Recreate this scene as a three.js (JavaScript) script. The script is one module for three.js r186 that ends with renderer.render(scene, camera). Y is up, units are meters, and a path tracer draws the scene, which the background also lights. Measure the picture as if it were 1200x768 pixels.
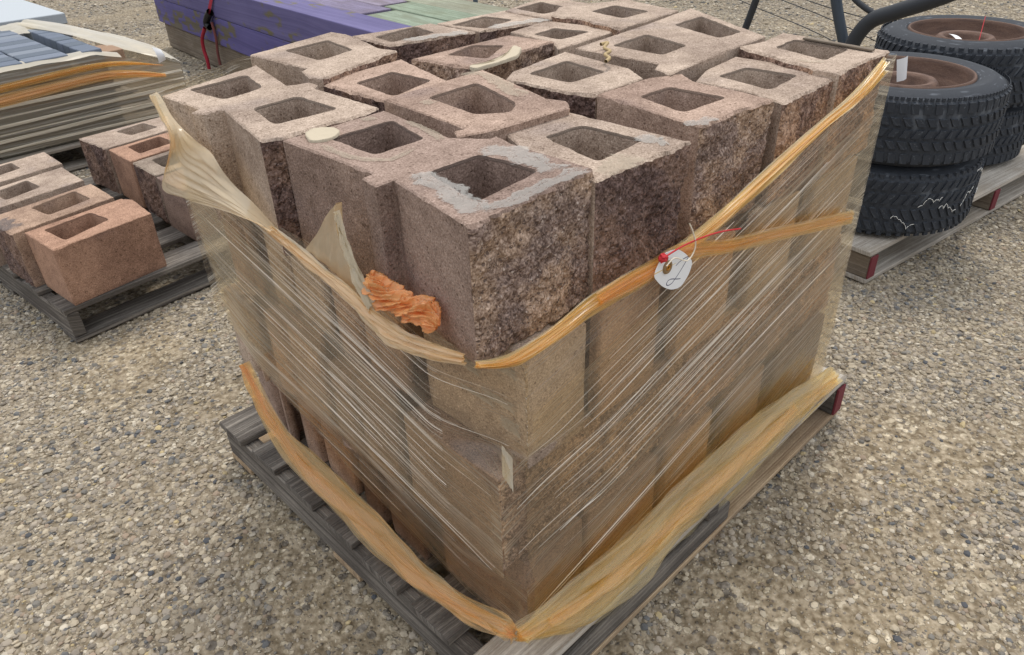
import * as THREE from 'three';
import { RoundedBoxGeometry } from 'three/addons/geometries/RoundedBoxGeometry.js';
import { ImprovedNoise } from 'three/addons/math/ImprovedNoise.js';
import { mergeGeometries, mergeVertices } from 'three/addons/utils/BufferGeometryUtils.js';

// ------------------------------------------------------------------ camera, sky, sun, exposure
const scene = new THREE.Scene();
const camera = new THREE.PerspectiveCamera(47.04, 1200 / 768, 0.05, 600);
camera.position.set(-0.5173, 1.283, 0.6041);
camera.up.set(0.39756, 0.8425, -0.36351);
camera.lookAt(-0.5173 + 0.5794, 1.283 - 0.53769, 0.6041 - 0.61253);
scene.add(camera);
const renderer = new THREE.WebGLRenderer({ antialias: true });
renderer.setSize(1200, 768);
renderer.toneMapping = THREE.LinearToneMapping;
renderer.toneMappingExposure = 1.16;
renderer.shadowMap.enabled = true;
{ // even cloud cover, brighter overhead than at the horizon
  const w = 64, h = 32, d = new Float32Array(w * h * 4);
  for (let j = 0; j < h; j++) for (let i = 0; i < w; i++) {
    const s = Math.max(0, Math.sin(((j + 0.5) / h - 0.5) * Math.PI)), l = 0.95 * (1 + 2 * s) / 3 * 1.25;
    d.set([l * 0.97, l, l * 1.05, 1], (j * w + i) * 4);
  }
  const t = new THREE.DataTexture(d, w, h, THREE.RGBAFormat, THREE.FloatType);
  t.mapping = THREE.EquirectangularReflectionMapping; t.magFilter = t.minFilter = THREE.LinearFilter; t.needsUpdate = true;
  scene.background = t; scene.environment = t;
}
const sun = new THREE.DirectionalLight(0xfff5e8, 1.4);
sun.position.set(4.5, 10, -3.5); sun.target.position.set(0.5, 0, -0.5);
sun.castShadow = true; sun.shadow.radius = 30; sun.shadow.mapSize.set(2048, 2048);
Object.assign(sun.shadow.camera, { left: -7, right: 7, top: 7, bottom: -7, near: 0.5, far: 30 });
scene.add(sun, sun.target);

// ------------------------------------------------------------------ helpers
const rngOf = (a) => () => { a |= 0; a = a + 0x6D2B79F5 | 0; let t = Math.imul(a ^ a >>> 15, 1 | a); t = t + Math.imul(t ^ t >>> 7, 61 | t) ^ t; return ((t ^ t >>> 14) >>> 0) / 4294967296; };
const PN = new ImprovedNoise(), nz = (x, y, z) => PN.noise(x + 31.7, y + 17.3, z + 5.1);
const lerp = (a, b, t) => a + (b - a) * t, clamp = (x, a = 0, b = 1) => Math.min(b, Math.max(a, x));
const smooth = (a, b, x) => { const t = clamp((x - a) / (b - a)); return t * t * (3 - 2 * t); };
const V = (x, y, z) => new THREE.Vector3(x, y, z);
const taken = {};
function numbered(n) { const k = taken[n] = (taken[n] ?? -1) + 1; return k ? n + '_' + String(k).padStart(3, '0') : n; }
function shade(m) { m.castShadow = m.receiveShadow = true; return m; }
function thing(name, label, category, [x, y, z] = [0, 0, 0], turn = 0, group) {
  const o = new THREE.Group(); o.name = numbered(name); o.position.set(x, y, z); o.rotation.y = turn;
  o.userData = { label, category }; if (group) o.userData.group = group;
  scene.add(o); return o;
}
function part(name, geo, mat, parent, label) {
  const m = shade(new THREE.Mesh(geo, mat)); m.name = name; if (label) m.userData.label = label; parent.add(m); return m;
}
const stuff = (m) => { m.userData.kind = 'stuff'; return m; };
function geoOf(pos, uv, idx) {
  const g = new THREE.BufferGeometry();
  g.setAttribute('position', new THREE.Float32BufferAttribute(pos, 3));
  g.setAttribute('uv', new THREE.Float32BufferAttribute(uv, 2));
  if (idx) g.setIndex(idx);
  g.computeVertexNormals(); return g;
}
// a surface from a function of (s, t)
function sheet(f, ns, nt, uvOf) {
  const pos = [], uv = [], idx = [];
  for (let i = 0; i <= ns; i++) for (let j = 0; j <= nt; j++) { const p = f(i / ns, j / nt); pos.push(p.x, p.y, p.z); if (uvOf) uv.push(...uvOf(p)); else uv.push(i / ns, j / nt); }
  for (let i = 0; i < ns; i++) for (let j = 0; j < nt; j++) { const a = i * (nt + 1) + j, b = a + nt + 1; idx.push(a, b, a + 1, b, b + 1, a + 1); }
  return geoOf(pos, uv, idx);
}
function along(pts, t) { // point on a polyline of arrays, smoothed
  const n = pts.length - 1, x = clamp(t) * n, i = Math.min(n - 1, Math.floor(x)), f = x - i;
  const p = (k) => pts[clamp(k, 0, n)], a = p(i - 1), b = p(i), c = p(i + 1), d = p(i + 2);
  return b.map((_, k) => 0.5 * (2 * b[k] + (c[k] - a[k]) * f + (2 * a[k] - 5 * b[k] + 4 * c[k] - d[k]) * f * f + (3 * b[k] - a[k] - 3 * c[k] + d[k]) * f * f * f));
}
function lookup(pts, x) { // piecewise linear y(x), pts sorted by x
  if (x <= pts[0][0]) return pts[0][1];
  for (let i = 1; i < pts.length; i++) if (x <= pts[i][0]) { const [a, b] = pts[i - 1], [c, d] = pts[i]; return lerp(b, d, (x - a) / (c - a)); }
  return pts[pts.length - 1][1];
}
const tube = (pts, r, seg = 24, rad = 8, closed = false) => new THREE.TubeGeometry(new THREE.CatmullRomCurve3(pts.map((p) => V(...p)), closed), seg, r, rad, closed);

// ------------------------------------------------------------------ textures (what surfaces are made of)
function tileNoise(seed) { // periodic value noise on [0,1)²
  const r = rngOf(seed), lat = Float32Array.from({ length: 65536 }, () => r());
  return (u, v, p) => {
    const x = u * p, y = v * p, i = Math.floor(x), j = Math.floor(y), fx = x - i, fy = y - j, sx = fx * fx * (3 - 2 * fx), sy = fy * fy * (3 - 2 * fy);
    const at = (a, b) => lat[((((a % p) + p) % p) * 251 + (((b % p) + p) % p) * 7 + p * 13) & 65535];
    return lerp(lerp(at(i, j), at(i + 1, j), sx), lerp(at(i, j + 1), at(i + 1, j + 1), sx), sy);
  };
}
const TN = tileNoise(11);
const fbm = (u, v, p, o = 4) => { let s = 0, a = 0.5, t = 0; for (let k = 0; k < o; k++) { s += a * TN(u + k * 0.37, v + k * 0.21, p); t += a; a *= 0.5; p *= 2; } return s / t; };
function texture(n, m, fn, srgb = true, size = 1) {
  const d = new Uint8Array(n * m * 4);
  for (let j = 0; j < m; j++) for (let i = 0; i < n; i++) { const c = fn(i / n, j / m, i, j), k = (j * n + i) * 4; for (let q = 0; q < 3; q++) d[k + q] = clamp(c[q] ?? c[0], 0, 255); d[k + 3] = 255; }
  const t = new THREE.DataTexture(d, n, m); t.wrapS = t.wrapT = THREE.RepeatWrapping; t.magFilter = THREE.LinearFilter; t.minFilter = THREE.LinearMipmapLinearFilter; t.generateMipmaps = true;
  if (srgb) t.colorSpace = THREE.SRGBColorSpace;
  t.repeat.set(1 / (Array.isArray(size) ? size[0] : size), 1 / (Array.isArray(size) ? size[1] : size)); t.needsUpdate = true; return t;
}
function specks(n, seed, count, r0, r1) { // sparse grains on a tiling field, value -1..1
  const f = new Float32Array(n * n), r = rngOf(seed);
  for (let k = 0; k < count; k++) {
    const x = r() * n, y = r() * n, R = lerp(r0, r1, r() ** 3), v = r() * 2 - 1, e = 0.6 + r() * 0.8;
    for (let j = Math.floor(-R * 1.5); j <= R * 1.5; j++) for (let i = Math.floor(-R * 1.5); i <= R * 1.5; i++) if (i * i * e + j * j / e < R * R) f[((Math.floor(y + j) + n) % n) * n + (Math.floor(x + i) + n) % n] = v;
  }
  return f;
}
const mix3 = (a, b, t) => [lerp(a[0], b[0], t), lerp(a[1], b[1], t), lerp(a[2], b[2], t)];
const N = 1024;
const concreteSpeck = specks(N, 3, 26000, 0.8, 3.2);
const concreteMap = texture(N, N, (u, v, i, j) => {
  const big = fbm(u, v, 5, 4), mid = fbm(u + 0.3, v, 40, 3), fine = TN(u, v, 512), s = concreteSpeck[j * N + i];
  let c = mix3([160, 144, 132], [186, 170, 156], smooth(0.3, 0.7, big));
  c = mix3(c, [142, 130, 126], smooth(0.55, 0.85, fbm(u, v + 0.5, 7, 3)) * 0.5);
  const k = (mid - 0.5) * 34 + (fine - 0.5) * 62 + (s > 0.55 ? 20 : s < -0.55 ? -38 : 0);
  return [c[0] + k, c[1] + k, c[2] + k];
}, true, 0.75);
const concreteBump = texture(N, N, (u, v, i, j) => [128 + (fbm(u, v, 90, 3) - 0.5) * 120 + concreteSpeck[j * N + i] * 40 + (TN(u, v, 400) - 0.5) * 70], false, 0.75);
const splitSpeck = specks(N, 4, 26000, 1.2, 4);
const splitMap = texture(N, N, (u, v, i, j) => {
  const big = fbm(u, v, 6, 4), mid = fbm(u + 0.3, v, 48, 3), s = splitSpeck[j * N + i];
  let c = mix3([130, 110, 100], [162, 137, 117], smooth(0.46, 0.62, big));
  c = mix3(c, [108, 92, 85], smooth(0.52, 0.75, fbm(u + 0.5, v + 0.2, 14, 3)) * 0.4);
  const k = (mid - 0.5) * 70 + (TN(u, v, 400) - 0.5) * 64 + (TN(u, v, 200) - 0.5) * 66;
  c = [c[0] + k, c[1] + k * 0.97, c[2] + k * 0.94];
  if (s > 0.92) c = mix3(c, [216, 200, 188], 0.7); else if (s > 0.5) c = mix3(c, [190, 166, 150], 0.6); else if (s < -0.55) c = mix3(c, [82, 68, 63], 0.65);
  return c;
}, true, 0.6);
const splitBump = texture(N, N, (u, v, i, j) => [128 + (fbm(u, v, 60, 4) - 0.5) * 150 + splitSpeck[j * N + i] * 50], false, 0.6);
const grainFn = (u, v) => { const w = fbm(u, v, 3, 2) * 0.08; return 0.6 * TN(u * 1, v + w, 90) * 0.5 + 0.5 * fbm(u, v + w, 12, 3) + 0.35 * TN(u + w * 3, v, 220); };
const stretch = (u, v) => { const w = (TN(u, v, 4) - 0.5) * 0.05; return TN(u, 0.13, 8) * 0.15 + TN(0.3 + Math.floor(u * 6) * 0, v + w, 64) * 0.45 + TN(0.7, v + w * 1.4, 200) * 0.4 + (TN(u * 1, v, 30) - 0.5) * 0.18; };
const wood = (dark, light, stain) => texture(512, 512, (u, v) => { const g = stretch(u, v), s = smooth(0.5, 0.8, fbm(u, v, 6, 3)); let c = mix3(dark, light, clamp((g - 0.25) * 1.7)); c = mix3(c, stain, s * 0.5); const k = (TN(u, v, 256) - 0.5) * 22; return [c[0] + k, c[1] + k, c[2] + k]; }, true, [1.1, 0.28]);
const woodBump = texture(512, 512, (u, v) => [stretch(u, v) * 220 + (TN(u, v, 200) - 0.5) * 50], false, [1.1, 0.28]);
const darkWood = wood([82, 77, 72], [148, 141, 132], [64, 58, 54]);
const paleWood = wood([150, 142, 132], [206, 200, 190], [150, 138, 122]);
const tanWood = wood([150, 124, 96], [206, 184, 152], [128, 110, 92]);
const purplePaint = texture(512, 512, (u, v) => { const s = smooth(0.46, 0.58, fbm(u, v, 7, 4)) * smooth(0.4, 0.62, TN(u, v, 40)); let c = mix3([88, 82, 128], [108, 102, 148], fbm(u, v, 5, 3)); c = mix3(c, [112, 104, 66], s * 0.85); const k = (stretch(u, v) - 0.5) * 30; return [c[0] + k, c[1] + k, c[2] + k]; }, true, [2.3, 0.9]);
const sandSpeck = specks(N, 8, 9000, 1.5, 9), sandSpeck2 = specks(N, 9, 16000, 1, 4);
const gravelMap = texture(N, N, (u, v, i, j) => {
  const s = sandSpeck[j * N + i], q = sandSpeck2[j * N + i];
  let c = mix3([124, 112, 95], [160, 146, 124], fbm(u, v, 8, 4));
  if (q > 0.3) c = mix3(c, [204, 191, 165], (q - 0.3) * 1.1); else if (q < -0.4) c = mix3(c, [88, 82, 78], -q * 0.7);
  if (s > 0.25) c = mix3(c, [202, 191, 170], 0.35 + s * 0.4); else if (s < -0.45) c = mix3(c, [104, 100, 98], 0.6);
  const k = (fbm(u, v, 120, 3) - 0.5) * 110; return [c[0] + k, c[1] + k, c[2] + k];
}, true, 1.3);
const gravelBump = texture(N, N, (u, v, i, j) => [110 + Math.abs(sandSpeck[j * N + i]) * 80 + Math.abs(sandSpeck2[j * N + i]) * 40 + (fbm(u, v, 150, 3) - 0.5) * 80], false, 1.3);
const rustMap = texture(256, 256, (u, v) => { const c = mix3([84, 64, 56], [122, 96, 82], fbm(u, v, 6, 4)); const k = (TN(u, v, 128) - 0.5) * 30; return [c[0] + k, c[1] + k, c[2] + k]; }, true, 0.35);
const rubberMap = texture(512, 512, (u, v) => { const d = smooth(0.62, 0.8, fbm(u, v, 14, 4)); const c = mix3([48, 53, 61], [118, 124, 132], d * 0.6); const k = (TN(u, v, 200) - 0.5) * 14; return [c[0] + k, c[1] + k, c[2] + k]; }, true, 0.4);

// ------------------------------------------------------------------ materials
const std = (o) => new THREE.MeshStandardMaterial({ roughness: 0.95, ...o });
const concrete = (c = 0xffffff) => std({ color: c, map: concreteMap, bumpMap: concreteBump, bumpScale: 0.0022, roughness: 0.97 });
const split = (c = 0xffffff) => std({ color: c, map: splitMap, bumpMap: splitBump, bumpScale: 0.005, roughness: 1 });
const C = { tan: concrete(0xf8f3ee), mauve: concrete(0xd2c6c4), warm: concrete(0xf4e2d4), clay: concrete(0xe8c9b8), grey: concrete(0xd0cdc8), pink: concrete(0xf0e2dc), dark: concrete(0xaaa0a0) };
const S = { mauve: split(0xffffff), tan: split(0xfff5ee), dark: split(0xc4bcc0) };
const W = {
  dark: std({ map: darkWood, bumpMap: woodBump, bumpScale: 0.002 }), darker: std({ color: 0x9a9590, map: darkWood, bumpMap: woodBump, bumpScale: 0.002 }),
  pale: std({ map: paleWood, bumpMap: woodBump, bumpScale: 0.0012 }), paleGrey: std({ color: 0xd2cfcc, map: paleWood, bumpMap: woodBump, bumpScale: 0.0012 }), tan: std({ map: tanWood, bumpMap: woodBump, bumpScale: 0.0012 }),
  timber: std({ color: 0xbdb4aa, map: paleWood, bumpMap: woodBump, bumpScale: 0.002 }),
};
// stretched film clouds over in streaks along the draw
const streaks = (lo, hi, size) => texture(256, N, (u, v) => { const b = smooth(0.5, 0.72, fbm(u, v, 6, 2) * 0.4 + TN(u * 0.5, v, 24) * 0.6), l = TN(u, v, 2) * 0; const f = Math.pow(0.5 * TN(0.2 + Math.round(u * 2) * 0, v, 130) + 0.5 * TN(u * 0.0 + 0.4, v, 300), 2.6) * (0.2 + 1.0 * TN(u, v, 9)), g = clamp(f * 1.3 + b * (0.25 + 0.75 * TN(0.6, v, 210)) * 0.42 + l); const r = 255 * lerp(lo, hi, g); return [r, r, r]; }, false, size);
const drawn = streaks(0.06, 0.82, [0.9, 0.42]), drawn2 = drawn.clone(), bunched = streaks(0.15, 0.85, [1, 0.5]);
drawn2.offset.set(0.37, 0.29); drawn2.needsUpdate = true;
const film = (color, transmission, roughness, more = {}) => new THREE.MeshPhysicalMaterial({ color, transmission, thickness: 0, roughness, side: THREE.DoubleSide, ior: 1.45, ...more });
const F = {
  clear: film(0xfbf5e8, 0.978, 1, { roughnessMap: drawn }), crease: film(0xfff6e8, 0.35, 0.25), gather: film(0xfff4d2, 0.88, 1, { roughnessMap: bunched }), orange: film(0xffe9bc, 0.84, 1, { roughnessMap: bunched }), amber: film(0xffecbc, 0.93, 1, { roughnessMap: bunched }), second: film(0xfcf8ee, 0.987, 1, { roughnessMap: drawn2 }), flap: film(0xfdeccc, 0.62, 0.16), pale: film(0xe8dfca, 0.5, 0.3),
  knot: film(0xffbf7c, 0.42, 0.12), olive: film(0xdcd3c2, 0.74, 0.25), oldCrease: film(0xe8e0d0, 0.45, 0.35),
};
const crust = texture(256, 64, (u, v) => { const e = Math.min(1, 5 * Math.min(v, 1 - v), 7 * Math.min(u, 1 - u)); const a = smooth(0.34, 0.78, e * 0.8 + (fbm(u, v, 6, 3) - 0.5) * 0.9 + (fbm(u, v * 0.5, 64, 2) - 0.5) * 0.9); return [a * 105, a * 105, a * 105]; }, false, 1);
const residue = (c) => std({ color: c, alphaMap: crust, transparent: true, bumpMap: concreteBump, bumpScale: 0.002 });
const residueWhite = residue(0xeceae4), residueCream = residue(0xf0e0c8), residueBlue = residue(0x6c7078);
const paper = std({ color: 0xf0f1f3, roughness: 0.8, side: THREE.DoubleSide });

// ------------------------------------------------------------------ ground
const gh = (x, z) => 0.007 * nz(x * 1.1, 0.3, z * 1.1) + 0.005 * nz(x * 4, 1.7, z * 4) - 0.006;
const bare = [...[[0.674, 0.153], [0.893, 0.152], [0.761, 0.313], [0.46, 0.188], [0.585, 0.375], [1.149, 0.247], [0.029, -1.205], [-0.09, -1.512], [-0.143, -0.943], [-0.108, -0.595]]];
const sandy = (x, z) => { let b = 0; bare.forEach(([a, c], i) => { const r = (i < 6 ? 0.2 : 0.15); b = Math.max(b, Math.exp(-((x - a) ** 2 + (z - c) ** 2) / (2 * r * r))); }); return smooth(0.1, 0.5, nz(x * 0.9 + 3.1, 7.7, z * 0.9 + 1.4) + 0.5 * nz(x * 3.1, 2.2, z * 3.1) + 0.3 * nz(x * 9, 5, z * 9) + 0.55 * b); }; // 1 where fine sand lies open
let ground;
{
  const axis = (lo, hi) => { const a = []; for (let x = lo; x <= hi + 1e-6; x += 0.06) a.push(x); let d = 0.1; while (a[a.length - 1] < 160) { a.push(a[a.length - 1] + d); d *= 1.25; } d = 0.1; while (a[0] > -160) { a.unshift(a[0] - d); d *= 1.25; } return a; };
  const xs = axis(-1.6, 7), zs = axis(-8, 2), pos = [], uv = [], col = [], idx = [];
  for (const z of zs) for (const x of xs) {
    pos.push(x, gh(x, z), z); uv.push(x, z);
    const t = sandy(x, z), k = 1 + 0.22 * nz(x * 0.5, 9, z * 0.5); col.push(k * lerp(0.93, 1, t), k * lerp(0.95, 0.99, t), k * lerp(0.97, 0.95, t));
  }
  const n = xs.length;
  for (let j = 0; j < zs.length - 1; j++) for (let i = 0; i < n - 1; i++) { const a = j * n + i; idx.push(a, a + n, a + 1, a + n, a + n + 1, a + 1); }
  const g = geoOf(pos, uv, idx); g.setAttribute('color', new THREE.Float32BufferAttribute(col, 3));
  ground = shade(new THREE.Mesh(g, std({ map: gravelMap, bumpMap: gravelBump, bumpScale: 0.012, vertexColors: true }))); ground.name = 'ground'; ground.userData = { kind: 'structure', label: 'sandy gravel yard of loose cream, tan and grey stones' }; scene.add(ground);
  // loose stones
  const R = rngOf(77), shapes = [];
  for (let k = 0; k < 6; k++) {
    const b = new THREE.IcosahedronGeometry(1, k % 3 === 0 ? 1 : 0), p = b.attributes.position, sx = 0.8 + R() * 0.5, sy = 0.4 + R() * 0.25, sz = 0.7 + R() * 0.3;
    for (let i = 0; i < p.count; i++) { const x = p.getX(i), y = p.getY(i), z = p.getZ(i), d = 1 + 0.42 * nz(x * 1.3 + k * 9, y * 1.3, z * 1.3); p.setXYZ(i, x * d * sx, Math.max(-0.75, Math.min(0.8, y * d)) * sy, z * d * sz); }
    b.deleteAttribute('uv'); b.computeVertexNormals(); shapes.push(b);
  }
  const tones = [[0.5, 0.43, 0.32], [0.42, 0.36, 0.27], [0.36, 0.3, 0.22], [0.57, 0.51, 0.41], [0.31, 0.27, 0.22], [0.24, 0.225, 0.2], [0.095, 0.1, 0.11], [0.35, 0.27, 0.2], [0.4, 0.345, 0.275], [0.52, 0.42, 0.24], [0.16, 0.16, 0.16]];
  const weight = [5, 6, 6, 2.4, 5, 3, 0.7, 0.9, 5, 0.5, 1], total = weight.reduce((a, b) => a + b);
  const tone = () => { let r = R() * total, i = 0; while (r > weight[i]) r -= weight[i++]; return i; };
  const stones = [], forward = Math.atan2(-0.727, 0.687);
  const footprints = [[0.0, -0.93, 1.12, 0.03], [-0.1, -2.9, 1.1, -1.86], [1.95, -0.8, 3.6, -0.2], [0.1, -4.6, 1.05, -3.5]];
  for (const [r0, r1, per, k] of [[0.5, 3.2, 21000, 1], [3.2, 6, 7000, 1.25], [6, 11, 1700, 2]]) {
    const spread = 0.86, area = spread * (r1 * r1 - r0 * r0), count = Math.round(area * per);
    for (let i = 0; i < count; i++) {
      const r = Math.sqrt(lerp(r0 * r0, r1 * r1, R())), a = forward + (R() * 2 - 1) * spread, x = -0.517 + r * Math.cos(a), z = 0.604 + r * Math.sin(a), pick = R(), size = (0.0016 + 0.0082 * R() ** 4 + (pick < 0.015 ? 0.004 : 0)) * k, spin = R() * 6.283, tilt = (R() - 0.5) * 0.9, t = tone(), f = 0.8 + R() * 0.4, sh = Math.floor(R() * 6), keep = R();
      if (footprints.some(([a0, b0, a1, b1]) => x > a0 && x < a1 && z > b0 && z < b1)) continue;
      const s = sandy(x, z); if (keep < s * (size > 0.0055 * k ? 0.97 : 0.88)) continue;
      stones.push({ x, z, size, spin, tilt, t, f, sh, w: size / r });
    }
  }
  stones.sort((a, b) => b.w - a.w);
  const dummy = new THREE.Object3D(), gritty = std({ bumpMap: concreteBump, bumpScale: 0.0005 }), mats = tones.map((c) => std({ color: new THREE.Color().setRGB(...c.map((q) => q * 0.92)), bumpMap: concreteBump, bumpScale: 0.0005 }));
  const place = (o, s) => { o.position.set(s.x, gh(s.x, s.z) + s.size * 0.12, s.z); o.rotation.set(s.tilt, s.spin, s.tilt * 0.7); o.scale.setScalar(s.size); };
  let singles = 0; const rest = shapes.map(() => []);
  for (const s of stones) {
    const seen = Math.abs(Math.atan2(s.z - 0.604, s.x + 0.517) - forward) < 0.62 && s.size / s.w > 1.35;
    if (singles < 290 && seen) { singles++; const m = shade(new THREE.Mesh(shapes[s.sh], mats[s.t])); m.name = 'stone'; place(m, s); ground.add(m); } else rest[s.sh].push(s);
  }
  rest.forEach((list, k) => {
    const im = new THREE.InstancedMesh(shapes[k], std({}), list.length), c = new THREE.Color();
    list.forEach((s, i) => { place(dummy, s); dummy.updateMatrix(); im.setMatrixAt(i, dummy.matrix); c.setRGB(...tones[s.t].map((q) => q * s.f * 0.92)); im.setColorAt(i, c); });
    im.name = 'gravel'; im.userData.kind = 'stuff'; shade(im); ground.add(im);
  });
}

// ------------------------------------------------------------------ wood
function plank(sx, sy, sz, at, seed, r = 0.003) { // grain runs along the longest side
  const g = new RoundedBoxGeometry(sx, sy, sz, 2, Math.min(r, sy * 0.4)), p = g.attributes.position, q = g.attributes.normal, uv = g.attributes.uv, ax = sx >= sy && sx >= sz ? 0 : sy >= sz ? 1 : 2;
  for (let i = 0; i < p.count; i++) {
    const c = [p.getX(i), p.getY(i), p.getZ(i)], n = [q.getX(i), q.getY(i), q.getZ(i)].map(Math.abs), o = [0, 1, 2].filter((k) => k !== ax);
    const end = n[ax] > 0.7, v = end ? c[o[0]] + c[o[1]] * 3 : n[o[0]] > n[o[1]] ? c[o[1]] : c[o[0]];
    uv.setXY(i, (end ? c[o[1]] * 0.3 : c[ax]) + seed * 0.37, v + seed * 0.173);
  }
  g.translate(...at); return g;
}
function pallet(name, label, at, turn, lx, lz, o = {}) { // origin: front left corner on the ground; x along the front, -z away from it
  const t = thing(name, label, 'pallet', at, turn), R = rngOf(o.seed ?? 5), m = o.mat ?? W.dark, n = o.boards ?? 7;
  for (const [k, x] of [[0, 0.02], [1, lx / 2], [2, lx - 0.02]]) {
    part('stringer', plank(0.038, 0.082, lz - 0.004, [x, 0.061, -lz / 2], k + 3 + R() * 9), o.stringer ?? m, t);
    if (o.red?.includes(k)) { const g = plank(0.039, 0.08, 0.006, [x, 0.061, 0.002], 1, 0.001); part('painted_end', g, redPaint, t, 'red painted stringer end'); }
  }
  for (let k = 0; k < n; k++) {
    const w = (o.width ?? 0.1) * (0.92 + R() * 0.16), z = -w / 2 - k / (n - 1) * (lz - w), over = (R() - 0.5) * 0.014;
    const b = part('deck_board', plank(lx + 0.01, 0.017, w, [0, 0, 0], k * 1.7 + R() * 5), (o.fronts && k === 0) ? o.fronts : m, t);
    b.position.set(lx / 2 + over, 0.1115 + R() * 0.002, z); b.rotation.set((R() - 0.5) * 0.012, (R() - 0.5) * 0.008, 0);
  }
  for (const k of o.bottoms ?? [0, 0.5, 1]) { const w = 0.1; part('bottom_board', plank(lx, 0.017, w, [lx / 2, 0.0095, -w / 2 - k * (lz - w)], k * 7 + R() * 5), o.bottom ?? m, t); }
  return t;
}
const redPaint = std({ color: 0x742f37, roughness: 0.8, bumpMap: woodBump, bumpScale: 0.002 });
const mainPallet = pallet('wooden_pallet', 'grey weathered pallet under the big wrapped block stack', [-0.045, 0, 0.075], 0, 1.19, 1.02, { seed: 21, mat: W.dark, boards: 7, width: 0.105, red: [2], fronts: W.pale, bottom: W.tan });
part('side_board', plank(0.6, 0.05, 0.016, [0.36, 0.048, -0.008], 6), W.dark, mainPallet, 'dark grey board along the near right side');

// ------------------------------------------------------------------ concrete blocks
const area2 = (p) => p.reduce((s, [x, y], i) => { const [a, b] = p[(i + 1) % p.length]; return s + x * b - a * y; }, 0);
function roundPoly(p, r, n = 4) {
  const out = [];
  p.forEach((b, i) => {
    const a = p[(i + p.length - 1) % p.length], c = p[(i + 1) % p.length], u = [a[0] - b[0], a[1] - b[1]], v = [c[0] - b[0], c[1] - b[1]], lu = Math.hypot(...u), lv = Math.hypot(...v), k = Math.min(r, lu * 0.45, lv * 0.45);
    const s = [b[0] + u[0] / lu * k, b[1] + u[1] / lu * k], e = [b[0] + v[0] / lv * k, b[1] + v[1] / lv * k];
    for (let q = 0; q <= n; q++) { const t = q / n; out.push([0, 1].map((d) => (1 - t) ** 2 * s[d] + 2 * t * (1 - t) * b[d] + t * t * e[d])); }
  });
  return out;
}
// outline sampled every `step`; each sample has a place, an outward normal and how rough the face there is
function ring(poly, step, rough) {
  const out = [], n = poly.length;
  for (let i = 0; i < n; i++) {
    const [x0, z0] = poly[i], [x1, z1] = poly[(i + 1) % n], L = Math.hypot(x1 - x0, z1 - z0), m = Math.max(1, Math.ceil(L / step)), nx = (z1 - z0) / L, nzz = -(x1 - x0) / L;
    for (let k = 0; k < m; k++) out.push({ x: lerp(x0, x1, k / m), z: lerp(z0, z1, k / m), nx, nz: nzz, rough: rough?.includes(i) ? 1 : 0, first: k === 0, d: L / m });
  }
  out.forEach((s, i) => { if (!s.first) return; const p = out[(i + out.length - 1) % out.length]; const a = s.nx + p.nx, b = s.nz + p.nz, l = Math.hypot(a, b) || 1; s.mx = a / l; s.mz = b / l; });
  out.forEach((s) => { if (s.first) { s.cx = s.mx; s.cz = s.mz; } else { s.cx = s.nx; s.cz = s.nz; } });
  return out;
}
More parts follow.
